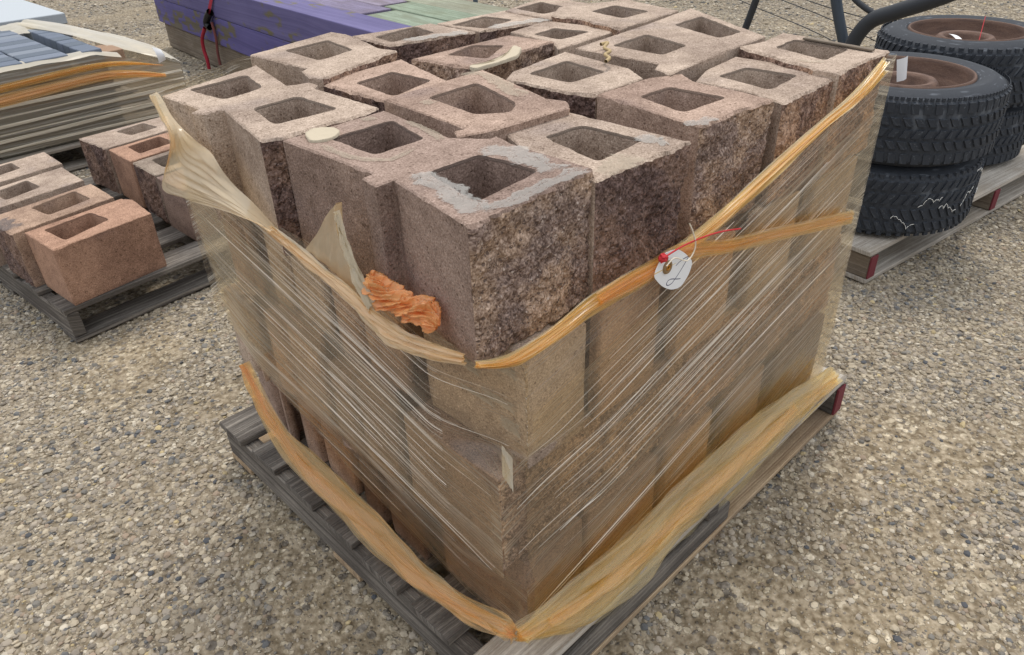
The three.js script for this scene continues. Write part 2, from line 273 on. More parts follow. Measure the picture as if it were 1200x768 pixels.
function blockGeometry({ poly, rough = [], holes = [], h = 0.2, step = 0.01, seed = 1, amp = 1 }) {
  let p = poly.map((q) => [...q]), rg = rough;
  if (area2(p) < 0) { const n = p.length; p = p.slice().reverse(); rg = rough.map((i) => (n * 2 - 2 - i) % n); } // edge i (i..i+1) of the old order
  const rs = ring(p, step, rg), n = rs.length, m = rough.length ? Math.ceil(h / step) : 8, P = [], UV = [], smoothI = [], roughT = [];
  let per = 0; const per0 = [];
  rs.forEach((s) => { per0.push(per); per += s.d; }); per0.push(per);
  const disp = (s, y) => {
    const x = s.x + seed * 3.3, z = s.z + seed * 1.7;
    if (s.rough) return amp * (0.008 * nz(x * 12, y * 12, z * 12) + 0.004 * nz(x * 40, y * 40, z * 40) + 0.004 * nz(x * 105, y * 105, z * 105) + 0.0028 * nz(x * 190, y * 190, z * 190) + 0.001);
    return 0.0012 * nz(x * 9, y * 9, z * 9) + 0.0005 * nz(x * 60, y * 60, z * 60);
  };
  const bev = rs.map((s) => { const a = s.x * 30 + seed * 7, b = s.z * 30; return (s.rough ? 0.004 : 0.0022) + 0.006 * Math.max(0, nz(a, 0.4, b) - 0.25) + 0.002 * Math.max(0, nz(a * 3.7, 3.4, b * 3.7)); });
  for (let i = 0; i <= n; i++) {
    const s = rs[i % n], b = bev[i % n];
    for (let j = 0; j <= m; j++) { const y = (h - b) * j / m, d = disp(s, y) + (j === 0 ? -0.002 : 0); P.push(s.x + s.cx * d, y, s.z + s.cz * d); UV.push(per0[i] + seed * 0.31, y + seed * 0.17); }
  }
  for (let i = 0; i < n; i++) for (let j = 0; j < m; j++) { const a = i * (m + 1) + j, b = a + m + 1; (rs[i].rough ? roughT : smoothI).push(a, a + 1, b, b, a + 1, b + 1); }
  // bevel and top
  const topRing = rs.map((s, i) => { const b = bev[i], d = disp(s, h) - b; return [s.x + s.cx * d, s.z + s.cz * d]; });
  const base = P.length / 3;
  topRing.forEach(([x, z]) => { P.push(x, h - 0.0004, z); UV.push(x + seed * 0.31, z + seed * 0.17); });
  const q0 = P.length / 3; // copies of the wall's last row, so that the top has its own uv
  rs.forEach((s, i) => { const k = (i * (m + 1) + m) * 3; P.push(P[k], P[k + 1], P[k + 2]); UV.push(P[k] + seed * 0.31, P[k + 2] + seed * 0.17); });
  for (let i = 0; i < n; i++) { const j = (i + 1) % n; smoothI.push(q0 + i, base + i, q0 + j, q0 + j, base + i, base + j); }
  const contour = topRing.map(([x, z]) => new THREE.Vector2(x, z)), holePts = [];
  const holeIdx = [];
  holes.forEach((hq, k) => {
    let q = roundPoly(hq, 0.011); if (area2(q) < 0) q.reverse();
    const hr = ring(q, step * 1.3), hn = hr.length, hm = 5, b0 = P.length / 3;
    const jag = hr.map((s) => 0.0022 * nz(s.x * 60, seed + k, s.z * 60) + 0.004 * Math.max(0, nz(s.x * 28, seed + k + 4, s.z * 28) - 0.1));
    for (let i = 0; i <= hn; i++) { const s = hr[i % hn]; for (let j = 0; j <= hm; j++) { const y = h - 0.0045 - (h - 0.006) * j / hm, d = (j === 0 ? jag[i % hn] : 0.0012 * nz(s.x * 40, y * 40, s.z * 40)) - 0.006 * j / hm; P.push(s.x + s.cx * d, y, s.z + s.cz * d); UV.push(i * step * 1.3 + seed * 0.2, y + seed * 0.4); } }
    for (let i = 0; i < hn; i++) for (let j = 0; j < hm; j++) { const a = b0 + i * (hm + 1) + j, b = a + hm + 1; smoothI.push(a, a + 1, b, b, a + 1, b + 1); }
    const r0 = P.length / 3, lip = hr.map((s, i) => [s.x + s.cx * (jag[i] + 0.0025), s.z + s.cz * (jag[i] + 0.0025)]);
    lip.forEach(([x, z]) => { P.push(x, h - 0.0004, z); UV.push(x + seed * 0.31, z + seed * 0.17); });
    for (let i = 0; i < hn; i++) { const j = (i + 1) % hn, a = b0 + i * (hm + 1), b = b0 + j * (hm + 1); smoothI.push(a, b, r0 + i, b, r0 + j, r0 + i); }
    holePts.push(lip.map(([x, z]) => new THREE.Vector2(x, z))); holeIdx.push(r0);
  });
  const faces = THREE.ShapeUtils.triangulateShape(contour, holePts), starts = [[0, contour.length, base]];
  { let c = contour.length; holePts.forEach((hp, k) => { starts.push([c, hp.length, holeIdx[k]]); c += hp.length; }); }
  const map = (i) => { for (const [c, l, b] of starts) if (i < c + l) return b + i - c; };
  const topI = []; for (const [a, b, c] of faces) { const A = map(a), B = map(b), D = map(c); const cr = (P[B * 3] - P[A * 3]) * (P[D * 3 + 2] - P[A * 3 + 2]) - (P[B * 3 + 2] - P[A * 3 + 2]) * (P[D * 3] - P[A * 3]); if (cr < 0) topI.push(A, B, D); else topI.push(A, D, B); }
  const full = geoOf(P, UV, [...smoothI, ...roughT]);
  // the flat top keeps hard normals of its own
  const tp = [], tu = []; for (const i of topI) { tp.push(P[i * 3], P[i * 3 + 1], P[i * 3 + 2]); tu.push(UV[i * 2], UV[i * 2 + 1]); }
  const top = geoOf(tp, tu);
  const pick = (list, flat) => {
    const a = [], u = [], nn = [], N0 = full.attributes.normal;
    for (const i of list) { a.push(P[i * 3], P[i * 3 + 1], P[i * 3 + 2]); u.push(UV[i * 2], UV[i * 2 + 1]); nn.push(N0.getX(i), N0.getY(i), N0.getZ(i)); }
    const g = geoOf(a, u); if (!flat) g.setAttribute('normal', new THREE.Float32BufferAttribute(nn, 3)); return g;
  };
  const body = mergeGeometries([pick(smoothI), top]);
  return { body: mergeVertices(body), face: roughT.length ? pick(roughT, true) : null };
}
function block(name, label, o, group) { // o.poly in the world's x and z; the thing stands at the middle of its base
  const cx = o.poly.reduce((s, p) => s + p[0], 0) / o.poly.length, cz = o.poly.reduce((s, p) => s + p[1], 0) / o.poly.length, mv = (p) => [p[0] - cx, p[1] - cz];
  const g = blockGeometry({ ...o, poly: o.poly.map(mv), holes: (o.holes ?? []).map((h) => h.map(mv)) });
  const t = thing(name, label, 'concrete block', [cx, o.y, cz], 0, group);
  if (o.lean) t.rotation.set(o.lean[0], 0, o.lean[1]);
  part('body', g.body, o.mat ?? C.tan, t); if (g.face) part('split_face', g.face, o.face ?? S.mauve, t);
  for (const [pts, w, mat, seed] of o.residue ?? []) part('dried_residue', smear(pts.map(mv), w, o.h ?? 0.2, seed), mat, t);
  return t;
}
// a thin crust along a line on the top of a block
function smear(pts, w, y, seed) {
  const n = 40, L = [], R = [];
  for (let i = 0; i <= n; i++) {
    const t = i / n, [x, z] = along(pts, t), [x2, z2] = along(pts, Math.min(1, t + 0.01)), [x1, z1] = along(pts, Math.max(0, t - 0.01)), l = Math.hypot(x2 - x1, z2 - z1) || 1, nx = -(z2 - z1) / l, nn = (x2 - x1) / l;
    const e = Math.sqrt(Math.max(0.01, Math.min(t, 1 - t) * 7)), k = w * 0.5 * Math.min(1, e), a = k * (1 + 0.7 * nz(t * 7, seed, 1) + 0.3 * nz(t * 31, seed, 4)), b = k * (1 + 0.7 * nz(t * 7, seed, 8) + 0.3 * nz(t * 31, seed, 12));
    L.push([x + nx * a, z + nn * a]); R.push([x - nx * b, z - nn * b]);
  }
  const pos = [], uv = [], idx = [], th = 0.0022;
  for (let i = 0; i <= n; i++) for (let k = 0; k < 5; k++) { const f = k / 4, x = lerp(L[i][0], R[i][0], f), z = lerp(L[i][1], R[i][1], f), edge = k === 0 || k === 4 || i === 0 || i === n; pos.push(x, y + 0.0008 + (edge ? 0 : th * 0.3 * (0.7 + 0.5 * nz(x * 50, seed, z * 50))), z); uv.push(i / n, f); }
  for (let i = 0; i < n; i++) for (let k = 0; k < 4; k++) { const a = i * 5 + k, b = a + 5; idx.push(a, a + 1, b, b, a + 1, b + 1); }
  const g = geoOf(pos, uv, idx); if (g.attributes.normal.getY(7) < 0) { g.setIndex(idx.reverse()); g.computeVertexNormals(); } return g;
}
const H4 = 0.919, topGroup = 'hollow concrete blocks in the open top layer of the big stack', yT = 0.719;
const RW = residueWhite, RC = residueCream;
// heights of single blocks differ by up to about a centimetre
const top = (label, dy, poly, holes, rough, mat, face, seed, step = 0.008, more = {}) => block('retaining_wall_block', label, { poly, holes, rough, mat, face, y: yT, h: 0.2 + dy, seed, step, ...more }, topGroup);
top('double cell block at the front corner, behind the orange film knot', 0, [[-0.008, -0.002], [0.227, -0.01], [0.225, -0.144], [0.226, -0.166], [0.238, -0.212], [0.221, -0.208], [0.185, -0.257], [0.206, -0.451], [0.012, -0.447], [0.021, -0.224], [0.001, -0.223], [-0.005, -0.184], [0.025, -0.186], [0.022, -0.175]], [[[0.072, -0.168], [0.163, -0.168], [0.171, -0.062], [0.05, -0.049]], [[0.066, -0.394], [0.179, -0.396], [0.156, -0.286], [0.069, -0.286]]], [0], C.mauve, S.mauve, 1, 0.0045, { residue: [
  [[[0.034, -0.166], [0.056, -0.159], [0.046, -0.107], [0.031, -0.039], [0.026, -0.018]], 0.05, RW, 3], [[[0.188, -0.188], [0.192, -0.15], [0.191, -0.078], [0.181, -0.04]], 0.055, RW, 5], [[[0.028, -0.023], [0.076, -0.014], [0.159, -0.02], [0.222, -0.016]], 0.03, RW, 15],
  [[[0.038, -0.391], [0.034, -0.332], [0.044, -0.272], [0.072, -0.25], [0.127, -0.261]], 0.016, RC, 7], [[[0.19, -0.375], [0.188, -0.337], [0.177, -0.286], [0.163, -0.254]], 0.018, RC, 9], [[[0.146, -0.43], [0.171, -0.427]], 0.025, RC, 29] ] });
top('block with cream residue on its near rim, second along the right-hand row', -0.013, [[0.218, -0.001], [0.429, 0], [0.427, -0.24], [0.282, -0.239], [0.246, -0.166]], [[[0.308, -0.177], [0.385, -0.169], [0.389, -0.054], [0.279, -0.049]]], [0], C.tan, S.dark, 2, 0.0045, { residue: [[[[0.236, -0.013], [0.28, -0.016], [0.33, -0.022]], 0.055, RC, 11], [[[0.408, -0.069], [0.396, -0.034], [0.407, -0.021]], 0.045, RW, 13]] });
top('block with a pale chip on its near corner, third along the right-hand row', -0.004, [[0.474, -0.01], [0.67, 0], [0.679, -0.063], [0.686, -0.162], [0.718, -0.21], [0.655, -0.241], [0.513, -0.245]], [[[0.547, -0.178], [0.626, -0.174], [0.632, -0.063], [0.52, -0.071]]], [0], C.pink, S.mauve, 3, 0.006, { residue: [[[[0.475, -0.041], [0.483, -0.019], [0.526, -0.02]], 0.03, RW, 17]] });
top('block fourth along the right-hand row with slits beside its left wall', -0.012, [[0.684, 0.014], [0.911, 0.007], [0.926, -0.046], [0.923, -0.221], [0.793, -0.207], [0.714, -0.177], [0.712, -0.06]], [[[0.771, -0.163], [0.859, -0.155], [0.864, -0.054], [0.75, -0.047]]], [0], C.tan, S.tan, 4);
top('end block at the far right corner with a wood sliver on top', 0, [[0.876, 0.02], [1.097, 0.012], [1.13, -0.23], [1.03, -0.221], [0.96, -0.235], [0.881, -0.034]], [[[0.998, -0.171], [1.083, -0.177], [1.066, -0.053], [0.954, -0.047]]], [0, 4], C.tan, S.tan, 5, 0.008, { residue: [[[[0.924, -0.087], [0.92, -0.059], [0.94, -0.043]], 0.02, RC, 19]] });
top('double cell block at the far left corner under the folded film flap', 0, [[-0.012, -0.475], [0.016, -0.461], [0.211, -0.468], [0.207, -0.67], [0.225, -0.686], [0.226, -0.715], [0.185, -0.727], [0.229, -0.928], [-0.003, -0.852], [0.004, -0.716], [-0.017, -0.703], [-0.005, -0.68], [0.03, -0.676]], [[[0.067, -0.639], [0.155, -0.646], [0.16, -0.523], [0.047, -0.529]], [[0.049, -0.851], [0.171, -0.867], [0.147, -0.756], [0.062, -0.736]]], [0, 1], C.tan, S.dark, 6, 0.006);
top('block with a wide cream crust at its back, touching the front corner block', 0, [[0.195, -0.252], [0.252, -0.233], [0.411, -0.221], [0.438, -0.25], [0.428, -0.287], [0.472, -0.43], [0.497, -0.522], [0.246, -0.506], [0.23, -0.272], [0.21, -0.277]], [[[0.304, -0.45], [0.42, -0.457], [0.376, -0.312], [0.333, -0.279], [0.29, -0.318]]], [2], C.pink, S.tan, 7, 0.006, { residue: [[[[0.427, -0.508], [0.47, -0.503], [0.45, -0.429], [0.425, -0.368], [0.411, -0.316]], 0.036, RC, 21], [[[0.278, -0.441], [0.281, -0.413]], 0.026, RC, 23]] });
top('grey topped block with a rough near corner, in the middle of the top layer', -0.006, [[0.497, -0.295], [0.516, -0.253], [0.655, -0.253], [0.695, -0.316], [0.727, -0.514], [0.535, -0.48], [0.487, -0.449]], [[[0.546, -0.444], [0.667, -0.455], [0.646, -0.337], [0.549, -0.34]]], [0, 6], C.tan, S.dark, 8);
top('double cell block with the knotted yellow scrap on its left rim', 0, [[0.705, -0.263], [0.687, -0.214], [0.722, -0.22], [0.939, -0.237], [1.077, -0.243], [1.265, -0.561], [1.033, -0.528], [0.743, -0.499], [0.741, -0.281]], [[[0.81, -0.449], [0.941, -0.46], [0.901, -0.327], [0.803, -0.318]], [[1.063, -0.469], [1.184, -0.477], [1.084, -0.308], [1.005, -0.313]]], [], C.tan, S.tan, 9);
top('pinkish block behind the dried cream flake, rough along its left side', -0.012, [[0.265, -0.534], [0.424, -0.536], [0.482, -0.766], [0.261, -0.744]], [[[0.305, -0.678], [0.402, -0.691], [0.408, -0.578], [0.297, -0.546]]], [3], C.pink, S.dark, 10);
top('pale block in front of the purple beams with a broken near lip', 0, [[0.262, -0.805], [0.242, -0.744], [0.259, -0.723], [0.493, -0.794], [0.483, -0.849], [0.506, -0.933], [0.526, -1.032], [0.519, -1.091], [0.267, -1.028], [0.281, -0.814]], [[[0.339, -1], [0.457, -1.015], [0.437, -0.882], [0.338, -0.857]]], [2], C.tan, S.tan, 11);
top('block with a curled cream flake across its rough near side', -0.006, [[0.509, -0.581], [0.783, -0.605], [0.77, -0.73], [0.479, -0.727]], [[[0.554, -0.692], [0.646, -0.718], [0.688, -0.662], [0.582, -0.604]]], [0, 3], C.pink, S.mauve, 12);
top('block behind the flake topped one, second from the far right in its row', -0.012, [[0.756, -0.56], [1, -0.578], [0.972, -0.799], [0.821, -0.776], [0.8, -0.616]], [[[0.834, -0.708], [0.914, -0.716], [0.932, -0.622], [0.83, -0.62]]], [], C.tan, S.tan, 13);
top('whitish block nearest the mint green planks, rough on its near side', -0.006, [[0.532, -0.872], [0.749, -0.825], [0.753, -0.995], [0.538, -1.033]], [[[0.567, -0.976], [0.701, -0.995], [0.683, -0.899], [0.557, -0.896]]], [0, 3], C.tan, S.dark, 14, 0.008, { residue: [[[[0.57, -0.88], [0.66, -0.865], [0.741, -0.835]], 0.05, RW, 25]] });
top('whitish block on the far edge in front of the blue post', -0.01, [[0.77, -0.83], [0.995, -0.785], [1.003, -0.981], [0.776, -0.999]], [[[0.785, -0.949], [0.912, -0.965], [0.921, -0.871], [0.805, -0.85]]], [0], C.tan, S.dark, 15, 0.008, { residue: [[[[0.8, -0.839], [0.902, -0.822], [0.987, -0.798]], 0.05, RW, 27]] });
top('block with a rounded broken lump at its left end, on the far right edge', 0, [[0.959, -0.547], [1.218, -0.567], [1.274, -0.776], [1.081, -0.854], [0.981, -0.789], [0.996, -0.727]], [[[1.084, -0.741], [1.183, -0.747], [1.166, -0.622], [1.058, -0.62]]], [4, 5], C.tan, S.tan, 16);
top('block at the farthest corner of the top layer', -0.006, [[0.971, -0.783], [1.195, -0.84], [1.219, -1.031], [0.987, -0.964]], [[[1.022, -0.957], [1.138, -0.974], [1.111, -0.85], [1.012, -0.843]]], [], C.tan, S.tan, 17);

// the three wrapped layers: the blocks along the two near sides
const ordinal = ['first', 'second', 'third', 'fourth', 'fifth'];
const unit = (x0, x1, z0, z1, flare, y, mat, label, seed, rough = [], face = S.mauve) => { // flare: how much wider the inner end is
  const w = flare; return block('retaining_wall_block', label, { poly: w ? [[x0, z0], [x1, z0], [x1, z0 - 0.022], [x1 - 0.036, z0 - 0.026], [x1 - 0.036, z0 - 0.075], [x1 + w * 0.4, z0 - 0.1], [x1 + w, z1], [x0 - (x0 > 0.1 ? w : 0), z1], [x0 - (x0 > 0.1 ? w * 0.4 : 0), z0 - 0.1], [x0 + (x0 > 0.1 ? 0.036 : 0.001), z0 - 0.075], [x0 + (x0 > 0.1 ? 0.036 : 0.001), z0 - 0.026], [x0, z0 - 0.022]] : [[x0, z0], [x1, z0], [x1, z1], [x0, z1]], rough, mat, face, y, h: 0.198, seed, step: rough.length ? 0.007 : 0.02 }, 'concrete blocks in the wrapped layers of the big stack');
};
const rowsR = [
  [0.519, 0.026, [[0.052, 0.173], [0.211, 0.352], [0.418, 0.571], [0.652, 0.8], [0.872, 1.05]], 0.028, 'second layer from the top', [C.tan, C.warm, C.warm, C.tan, C.tan]],
  [0.319, 0.008, [[0.007, 0.236], [0.24, 0.468], [0.474, 0.7], [0.706, 0.92], [0.926, 1.1]], 0, 'third layer from the top', [C.mauve, C.mauve, C.tan, C.tan, C.tan]],
  [0.119, 0.022, [[0.046, 0.18], [0.197, 0.396], [0.431, 0.584], [0.655, 0.79], [0.862, 1.075]], 0.02, 'bottom layer', [C.mauve, C.mauve, C.pink, C.mauve, C.dark]],
];
rowsR.forEach(([y, z, list, flare, layer, mats], r) => list.forEach(([a, b], k) => {
  unit(a, b, z - k * 0.002, z - 0.222, Math.min(flare, 0.03), y, mats[k], (k ? ordinal[k] + ' wrapped block along the right side in the ' + layer : 'wrapped block at the front corner in the ' + layer), 30 + r * 9 + k, r === 1 ? [0] : [], r === 1 && k > 1 ? S.tan : S.mauve);
}));
const colsL = [[0.519, 0.04, 'second layer from the top', [C.warm, C.tan, C.warm]], [0.319, 0.004, 'third layer from the top', [C.mauve, C.pink, C.tan]], [0.119, 0.03, 'bottom layer', [C.dark, C.pink, C.mauve]]];
colsL.forEach(([y, x, layer, mats], r) => [[-0.222, -0.44], [-0.468, -0.69], [-0.712, -0.84]].forEach(([a, b], k) => {
  const i = 0.012 * (k % 2), g = 0.02;
  block('retaining_wall_block', ordinal[k + 1] + ' wrapped block along the left side in the ' + layer, { poly: [[x + i, a - g], [x + i + 0.02, a - g], [x + i + 0.03, a - g - 0.03], [x + i + 0.08, a - g - 0.03], [x + 0.1 + i, a], [x + 0.24, a], [x + 0.24, b], [x + i, b + 0.006], [x + i + 0.004, b + 0.06], [x + i + 0.03, b + 0.066], [x + i + 0.03, b + 0.085], [x + i + 0.004, b + 0.09]], mat: mats[k], y, h: 0.198, seed: 60 + r * 9 + k, step: 0.02 }, 'concrete blocks in the wrapped layers of the big stack');
}));

// ------------------------------------------------------------------ stretch wrap on the big stack
const wrap = thing('stretch_wrap', 'torn amber stretch film wrapped round the big block stack and its pallet', 'plastic film');
const cornerX = (y) => lerp(lerp(lerp(0.038, 0.002, smooth(0.27, 0.33, y)), 0.046, smooth(0.535, 0.56, y)), -0.006, smooth(0.715, 0.74, y));
const cornerZ = (y) => lerp(lerp(0.03, 0.018, smooth(0.28, 0.33, y)), 0.034, smooth(0.53, 0.57, y));
const topL = [[-0.95, 0.93], [-0.86, 0.935], [-0.74, 0.85], [-0.68, 0.79], [-0.55, 0.775], [-0.37, 0.775], [-0.27, 0.756], [-0.15, 0.735], [0, 0.738], [0.05, 0.735]];
const botL = [[-0.95, 0.5], [-0.78, 0.4], [-0.7, 0.36], [-0.6, 0.3], [-0.45, 0.23], [-0.25, 0.19], [0, 0.15], [0.05, 0.14]];
const topR = [[-0.05, 0.728], [0.04, 0.728], [0.2, 0.745], [0.37, 0.748], [0.58, 0.786], [0.78, 0.82], [0.96, 0.855], [1.08, 0.918], [1.2, 0.92]];
const uvLeft = (p) => [p.z, p.y + 0.22 * p.z + 0.02 * nz(p.z * 2, p.y * 2, 3)], uvRight = (p) => [p.x, p.y - 0.24 * p.x + 0.02 * nz(p.x * 2, p.y * 2, 7)]; // drawn streaks run up and away from the corner
const backTop = [[-0.02, 0.935], [0.1, 0.926], [0.25, 0.915], [0.6, 0.88]];
const ripple = (w, a, seed) => { // drawn folds: narrow across w, long along a
  const k = smooth(-0.15, 0.35, nz(w * 7, a * 0.8, seed + 20));
  return (0.0016 * nz(w * 110, a * 1.5, seed) + 0.0012 * nz(w * 260, a * 2, seed + 3)) * (0.25 + k) + 0.004 * nz(w * 9, a * 1.2, seed + 9);
};
const leftAt = (z, y, off = 0) => { // the film on the left side: taut between the layers' edges, close to them at the corner
  const far = smooth(0.03, -0.12, z), sag = 0.006 * Math.sin(Math.PI * clamp(-z / 0.85));
  let x = lerp(cornerX(y) - 0.006, -0.016 + 0.03 * smooth(0.45, 0.2, y), far) + sag + 0.012 * smooth(-0.7, -0.83, z) * smooth(0.75, 0.45, y);
  const w = y + 0.22 * z; x += ripple(w, z, 1) * smooth(0.06, -0.03, z) * smooth(-0.84, -0.72, z) - off; return V(x, y, z);
};
const rightAt = (x, y, off = 0) => {
  const far = smooth(0.05, 0.25, x); let z = lerp(cornerZ(y) + 0.005, 0.036, far);
  const w = y - 0.24 * x; z += ripple(w, x, 40) * smooth(-0.01, 0.08, x) * smooth(1.09, 0.98, x) + off; return V(x, y, z);
};
part('film_sheet', sheet((s, t) => { const z = lerp(-0.835, cornerZ(lerp(lookup(topL, 0), 0.14, t)) + 0.004, s), y = lerp(lookup(topL, z), lookup(botL, z), t); return leftAt(z, y); }, 90, 300, uvLeft), F.clear, wrap, 'film drawn across the left side');
part('film_sheet', sheet((s, t) => { const x = lerp(cornerX(0.5), 1.085, s), y = lerp(lookup(topR, x), lerp(0.135, 0.11, s), t); const x0 = lerp(cornerX(y) - 0.004, x, smooth(0, 0.06, s)); return rightAt(lerp(x0, 1.085, s > 0.06 ? 0 : 0), y); }, 90, 320, uvRight), F.clear, wrap, 'film drawn across the right side');
// a second turn of film lower down, its upper edge running up and away from the corner
part('film_sheet', sheet((s, t) => { const z = lerp(-0.83, 0.02, s), y = lerp(0.6 - 0.2 * z - 0.1 * s, lookup(botL, z) + 0.004, t); return leftAt(z, Math.min(y, lookup(topL, z) - 0.006), -0.002); }, 70, 160, uvLeft), F.second, wrap, 'second turn of film on the left side');
part('film_sheet', sheet((s, t) => { const x = lerp(0.05, 1.08, s), y = lerp(0.615 + 0.19 * x + 0.008 * nz(x * 7, 1, 2), 0.14, t); return rightAt(x, Math.min(y, lookup(topR, x) - 0.006), -0.002); }, 70, 160, uvRight), F.second, wrap, 'second turn of film on the right side');
// round the far right corner and along the far left side
part('film_sheet', sheet((s, t) => { const a = s * 0.9, y = lerp(0.915 - 0.05 * s, 0.11, t); return V(1.085 + 0.03 * Math.sin(Math.min(1.57, a * 6)) , y, 0.036 - a * 0.9 + 0.004 * nz(y * 40, a * 4, 5)); }, 40, 80), F.clear, wrap, 'film behind the far right corner');
part('film_sheet', sheet((s, t) => { const x = lerp(-0.02, 0.6, s), y = lerp(lookup(backTop, x) + 0.004 * nz(s * 9, 1, 1), 0.45, t); return V(x, y, -0.835 - 0.215 * clamp((x + 0.016) / 0.28) + 0.004 * nz(y * 60, x * 4, 8)); }, 40, 60), F.clear, wrap, 'film along the far side behind the blocks');
{ // drawn white creases
  const R = rngOf(5), Lg = [], Rg = [];
  const strip = (f, a0, a1, w, off, list) => { // thin raised fold
    const n = 26; const pos = [], uv = [], idx = [];
    for (let i = 0; i <= n; i++) { const t = i / n, e = Math.sin(Math.PI * clamp(t, 0.02, 0.98)) ** 0.3, p0 = f(t, -w * e, 0.0003), p1 = f(t, 0, off * e + 0.0003), p2 = f(t, w * e, 0.0003); for (const p of [p0, p1, p2]) pos.push(p.x, p.y, p.z), uv.push(t, 0); }
    for (let i = 0; i < n; i++) for (let k = 0; k < 2; k++) { const a = i * 3 + k, b = a + 3; idx.push(a, b, a + 1, b, b + 1, a + 1); }
    list.push(geoOf(pos, uv, idx));
  };
  for (let k = 0; k < 80; k++) {
    const cluster = k < 36, w0 = cluster ? [0.5, 0.44, 0.56, 0.62][k % 4] + (R() + R() - 1) * 0.09 : 0.16 + R() * 0.62, z0 = -0.825 + R() * 0.5, len = 0.25 + R() * 0.6, z1 = Math.min(R() < 0.25 ? 0.005 : -0.09, z0 + len), w = 0.0002 + 0.0008 * R() ** 3, sl = 0.22 + (R() - 0.5) * 0.07;
    const y = (z) => w0 - sl * z - (w0 - 0.45) * 0.1 * z;
    if (y(z0) > lookup(topL, z0) - 0.005 || y(z1) < lookup(botL, z1) + 0.01 || y(z1) > lookup(topL, z1) - 0.005) continue;
    strip((t, dw, off) => { const z = lerp(z0, z1, t); return leftAt(z, y(z) + dw, off + 0.0004); }, 0, 1, w, w * 1.2, Lg);
  }
  for (let k = 0; k < 90; k++) {
    const cluster = k < 45, w0 = cluster ? [0.5, 0.43, 0.36, 0.63, 0.57][k % 5] + (R() + R() - 1) * 0.08 : 0.12 + R() * 0.6, x0 = R() * 0.7 + 0.01, len = 0.2 + R() * 0.7, x1 = Math.min(1.07, x0 + len), w = 0.0002 + 0.0009 * R() ** 3, sl = 0.24 + (R() - 0.5) * 0.09;
    const y = (x) => w0 + sl * x + (w0 - 0.4) * 0.12 * x;
    if (y(x0) > lookup(topR, x0) - 0.005 || y(x1) > lookup(topR, x1) - 0.005) continue;
    strip((t, dw, off) => { const x = lerp(x0, x1, t); return rightAt(x, y(x) + dw, off + 0.0004); }, 0, 1, w, w * 1.2, Rg);
  }
  stuff(part('creases', mergeGeometries(Lg), F.crease, wrap)); stuff(part('creases', mergeGeometries(Rg), F.crease, wrap));
}
// a ribbon of gathered film between two polylines, pleated along its length
function gathered(A, B, pleats, depth, seed, out, ns = 70) { // several crumpled turns of thin film lying on one another
  const turns = [[0, 1, 1], [0.04, 0.62, 1.35], [0.36, 0.97, 1.6], [0.2, 0.8, 0.7]];
  return mergeGeometries(turns.map(([t0, t1, k], i) => turnOf(A, B, pleats, depth * k, seed + i * 13, out, ns, t0, t1)));
}
function turnOf(A, B, pleats, depth, seed, out, ns, t0, t1) {
  return sheet((s, q) => { const t = clamp(lerp(t0, t1, q) + 0.16 * nz(s * 4, seed, t0 * 9) * (t0 ? 1 : 0));
    const a = along(A, s), b = along(B, s), p = V(lerp(a[0], b[0], t), lerp(a[1], b[1], t), lerp(a[2], b[2], t));
    const k = 0.7 * Math.sin(t * pleats * Math.PI * 2 + 3.2 * nz(s * 3, t * 2, seed) + s * 3) * (0.5 + 0.9 * nz(t * 9, s * 2.5, seed + 4)) + 1.3 * nz(t * pleats * 2.2 + 2 * s, s * 6, seed + 7) + 0.5 * nz(t * pleats * 5, s * 14, seed + 11) + 0.12 * nz(t * pleats * 8 + 3 * s, s * 3.5, seed + 2);
    const bow = Math.sin(Math.PI * t); return p.addScaledVector(out, depth * (k * 0.6 + bow * 0.55));
  }, ns, Math.max(30, pleats * 16));
}
const outL = V(-1, 0.1, 0).normalize(), outR = V(0, 0.15, 1).normalize();
part('gathered_edge', gathered([[-0.047, 0.771, 0.04], [0.003, 0.754, 0.04], [0.077, 0.755, 0.04], [0.161, 0.771, 0.04], [0.254, 0.771, 0.04], [0.336, 0.768, 0.04], [0.446, 0.784, 0.04], [0.564, 0.811, 0.04], [0.751, 0.851, 0.04], [0.902, 0.883, 0.04], [1.011, 0.927, 0.04]], [[-0.053, 0.766, 0.046], [0.017, 0.734, 0.046], [0.087, 0.736, 0.046], [0.173, 0.742, 0.046], [0.268, 0.74, 0.046], [0.356, 0.749, 0.046], [0.489, 0.765, 0.046], [0.624, 0.802, 0.046], [0.79, 0.842, 0.046], [0.927, 0.863, 0.046], [1.007, 0.894, 0.046]], 6, 0.007, 2, outR), F.gather, wrap, 'gathered upper edge of the film on the right');
part('gathered_edge', gathered([[0.163, 0.777, 0.05], [0.221, 0.781, 0.05], [0.289, 0.781, 0.05], [0.363, 0.779, 0.05], [0.488, 0.739, 0.05], [0.631, 0.707, 0.05], [0.801, 0.667, 0.05], [1.004, 0.619, 0.05]], [[0.171, 0.755, 0.05], [0.243, 0.748, 0.05], [0.325, 0.743, 0.05], [0.417, 0.73, 0.05], [0.522, 0.702, 0.05], [0.657, 0.67, 0.05], [0.832, 0.629, 0.05], [1.012, 0.585, 0.05]], 3, 0.004, 3, outR), F.amber, wrap, 'orange band branching from the gathered edge');
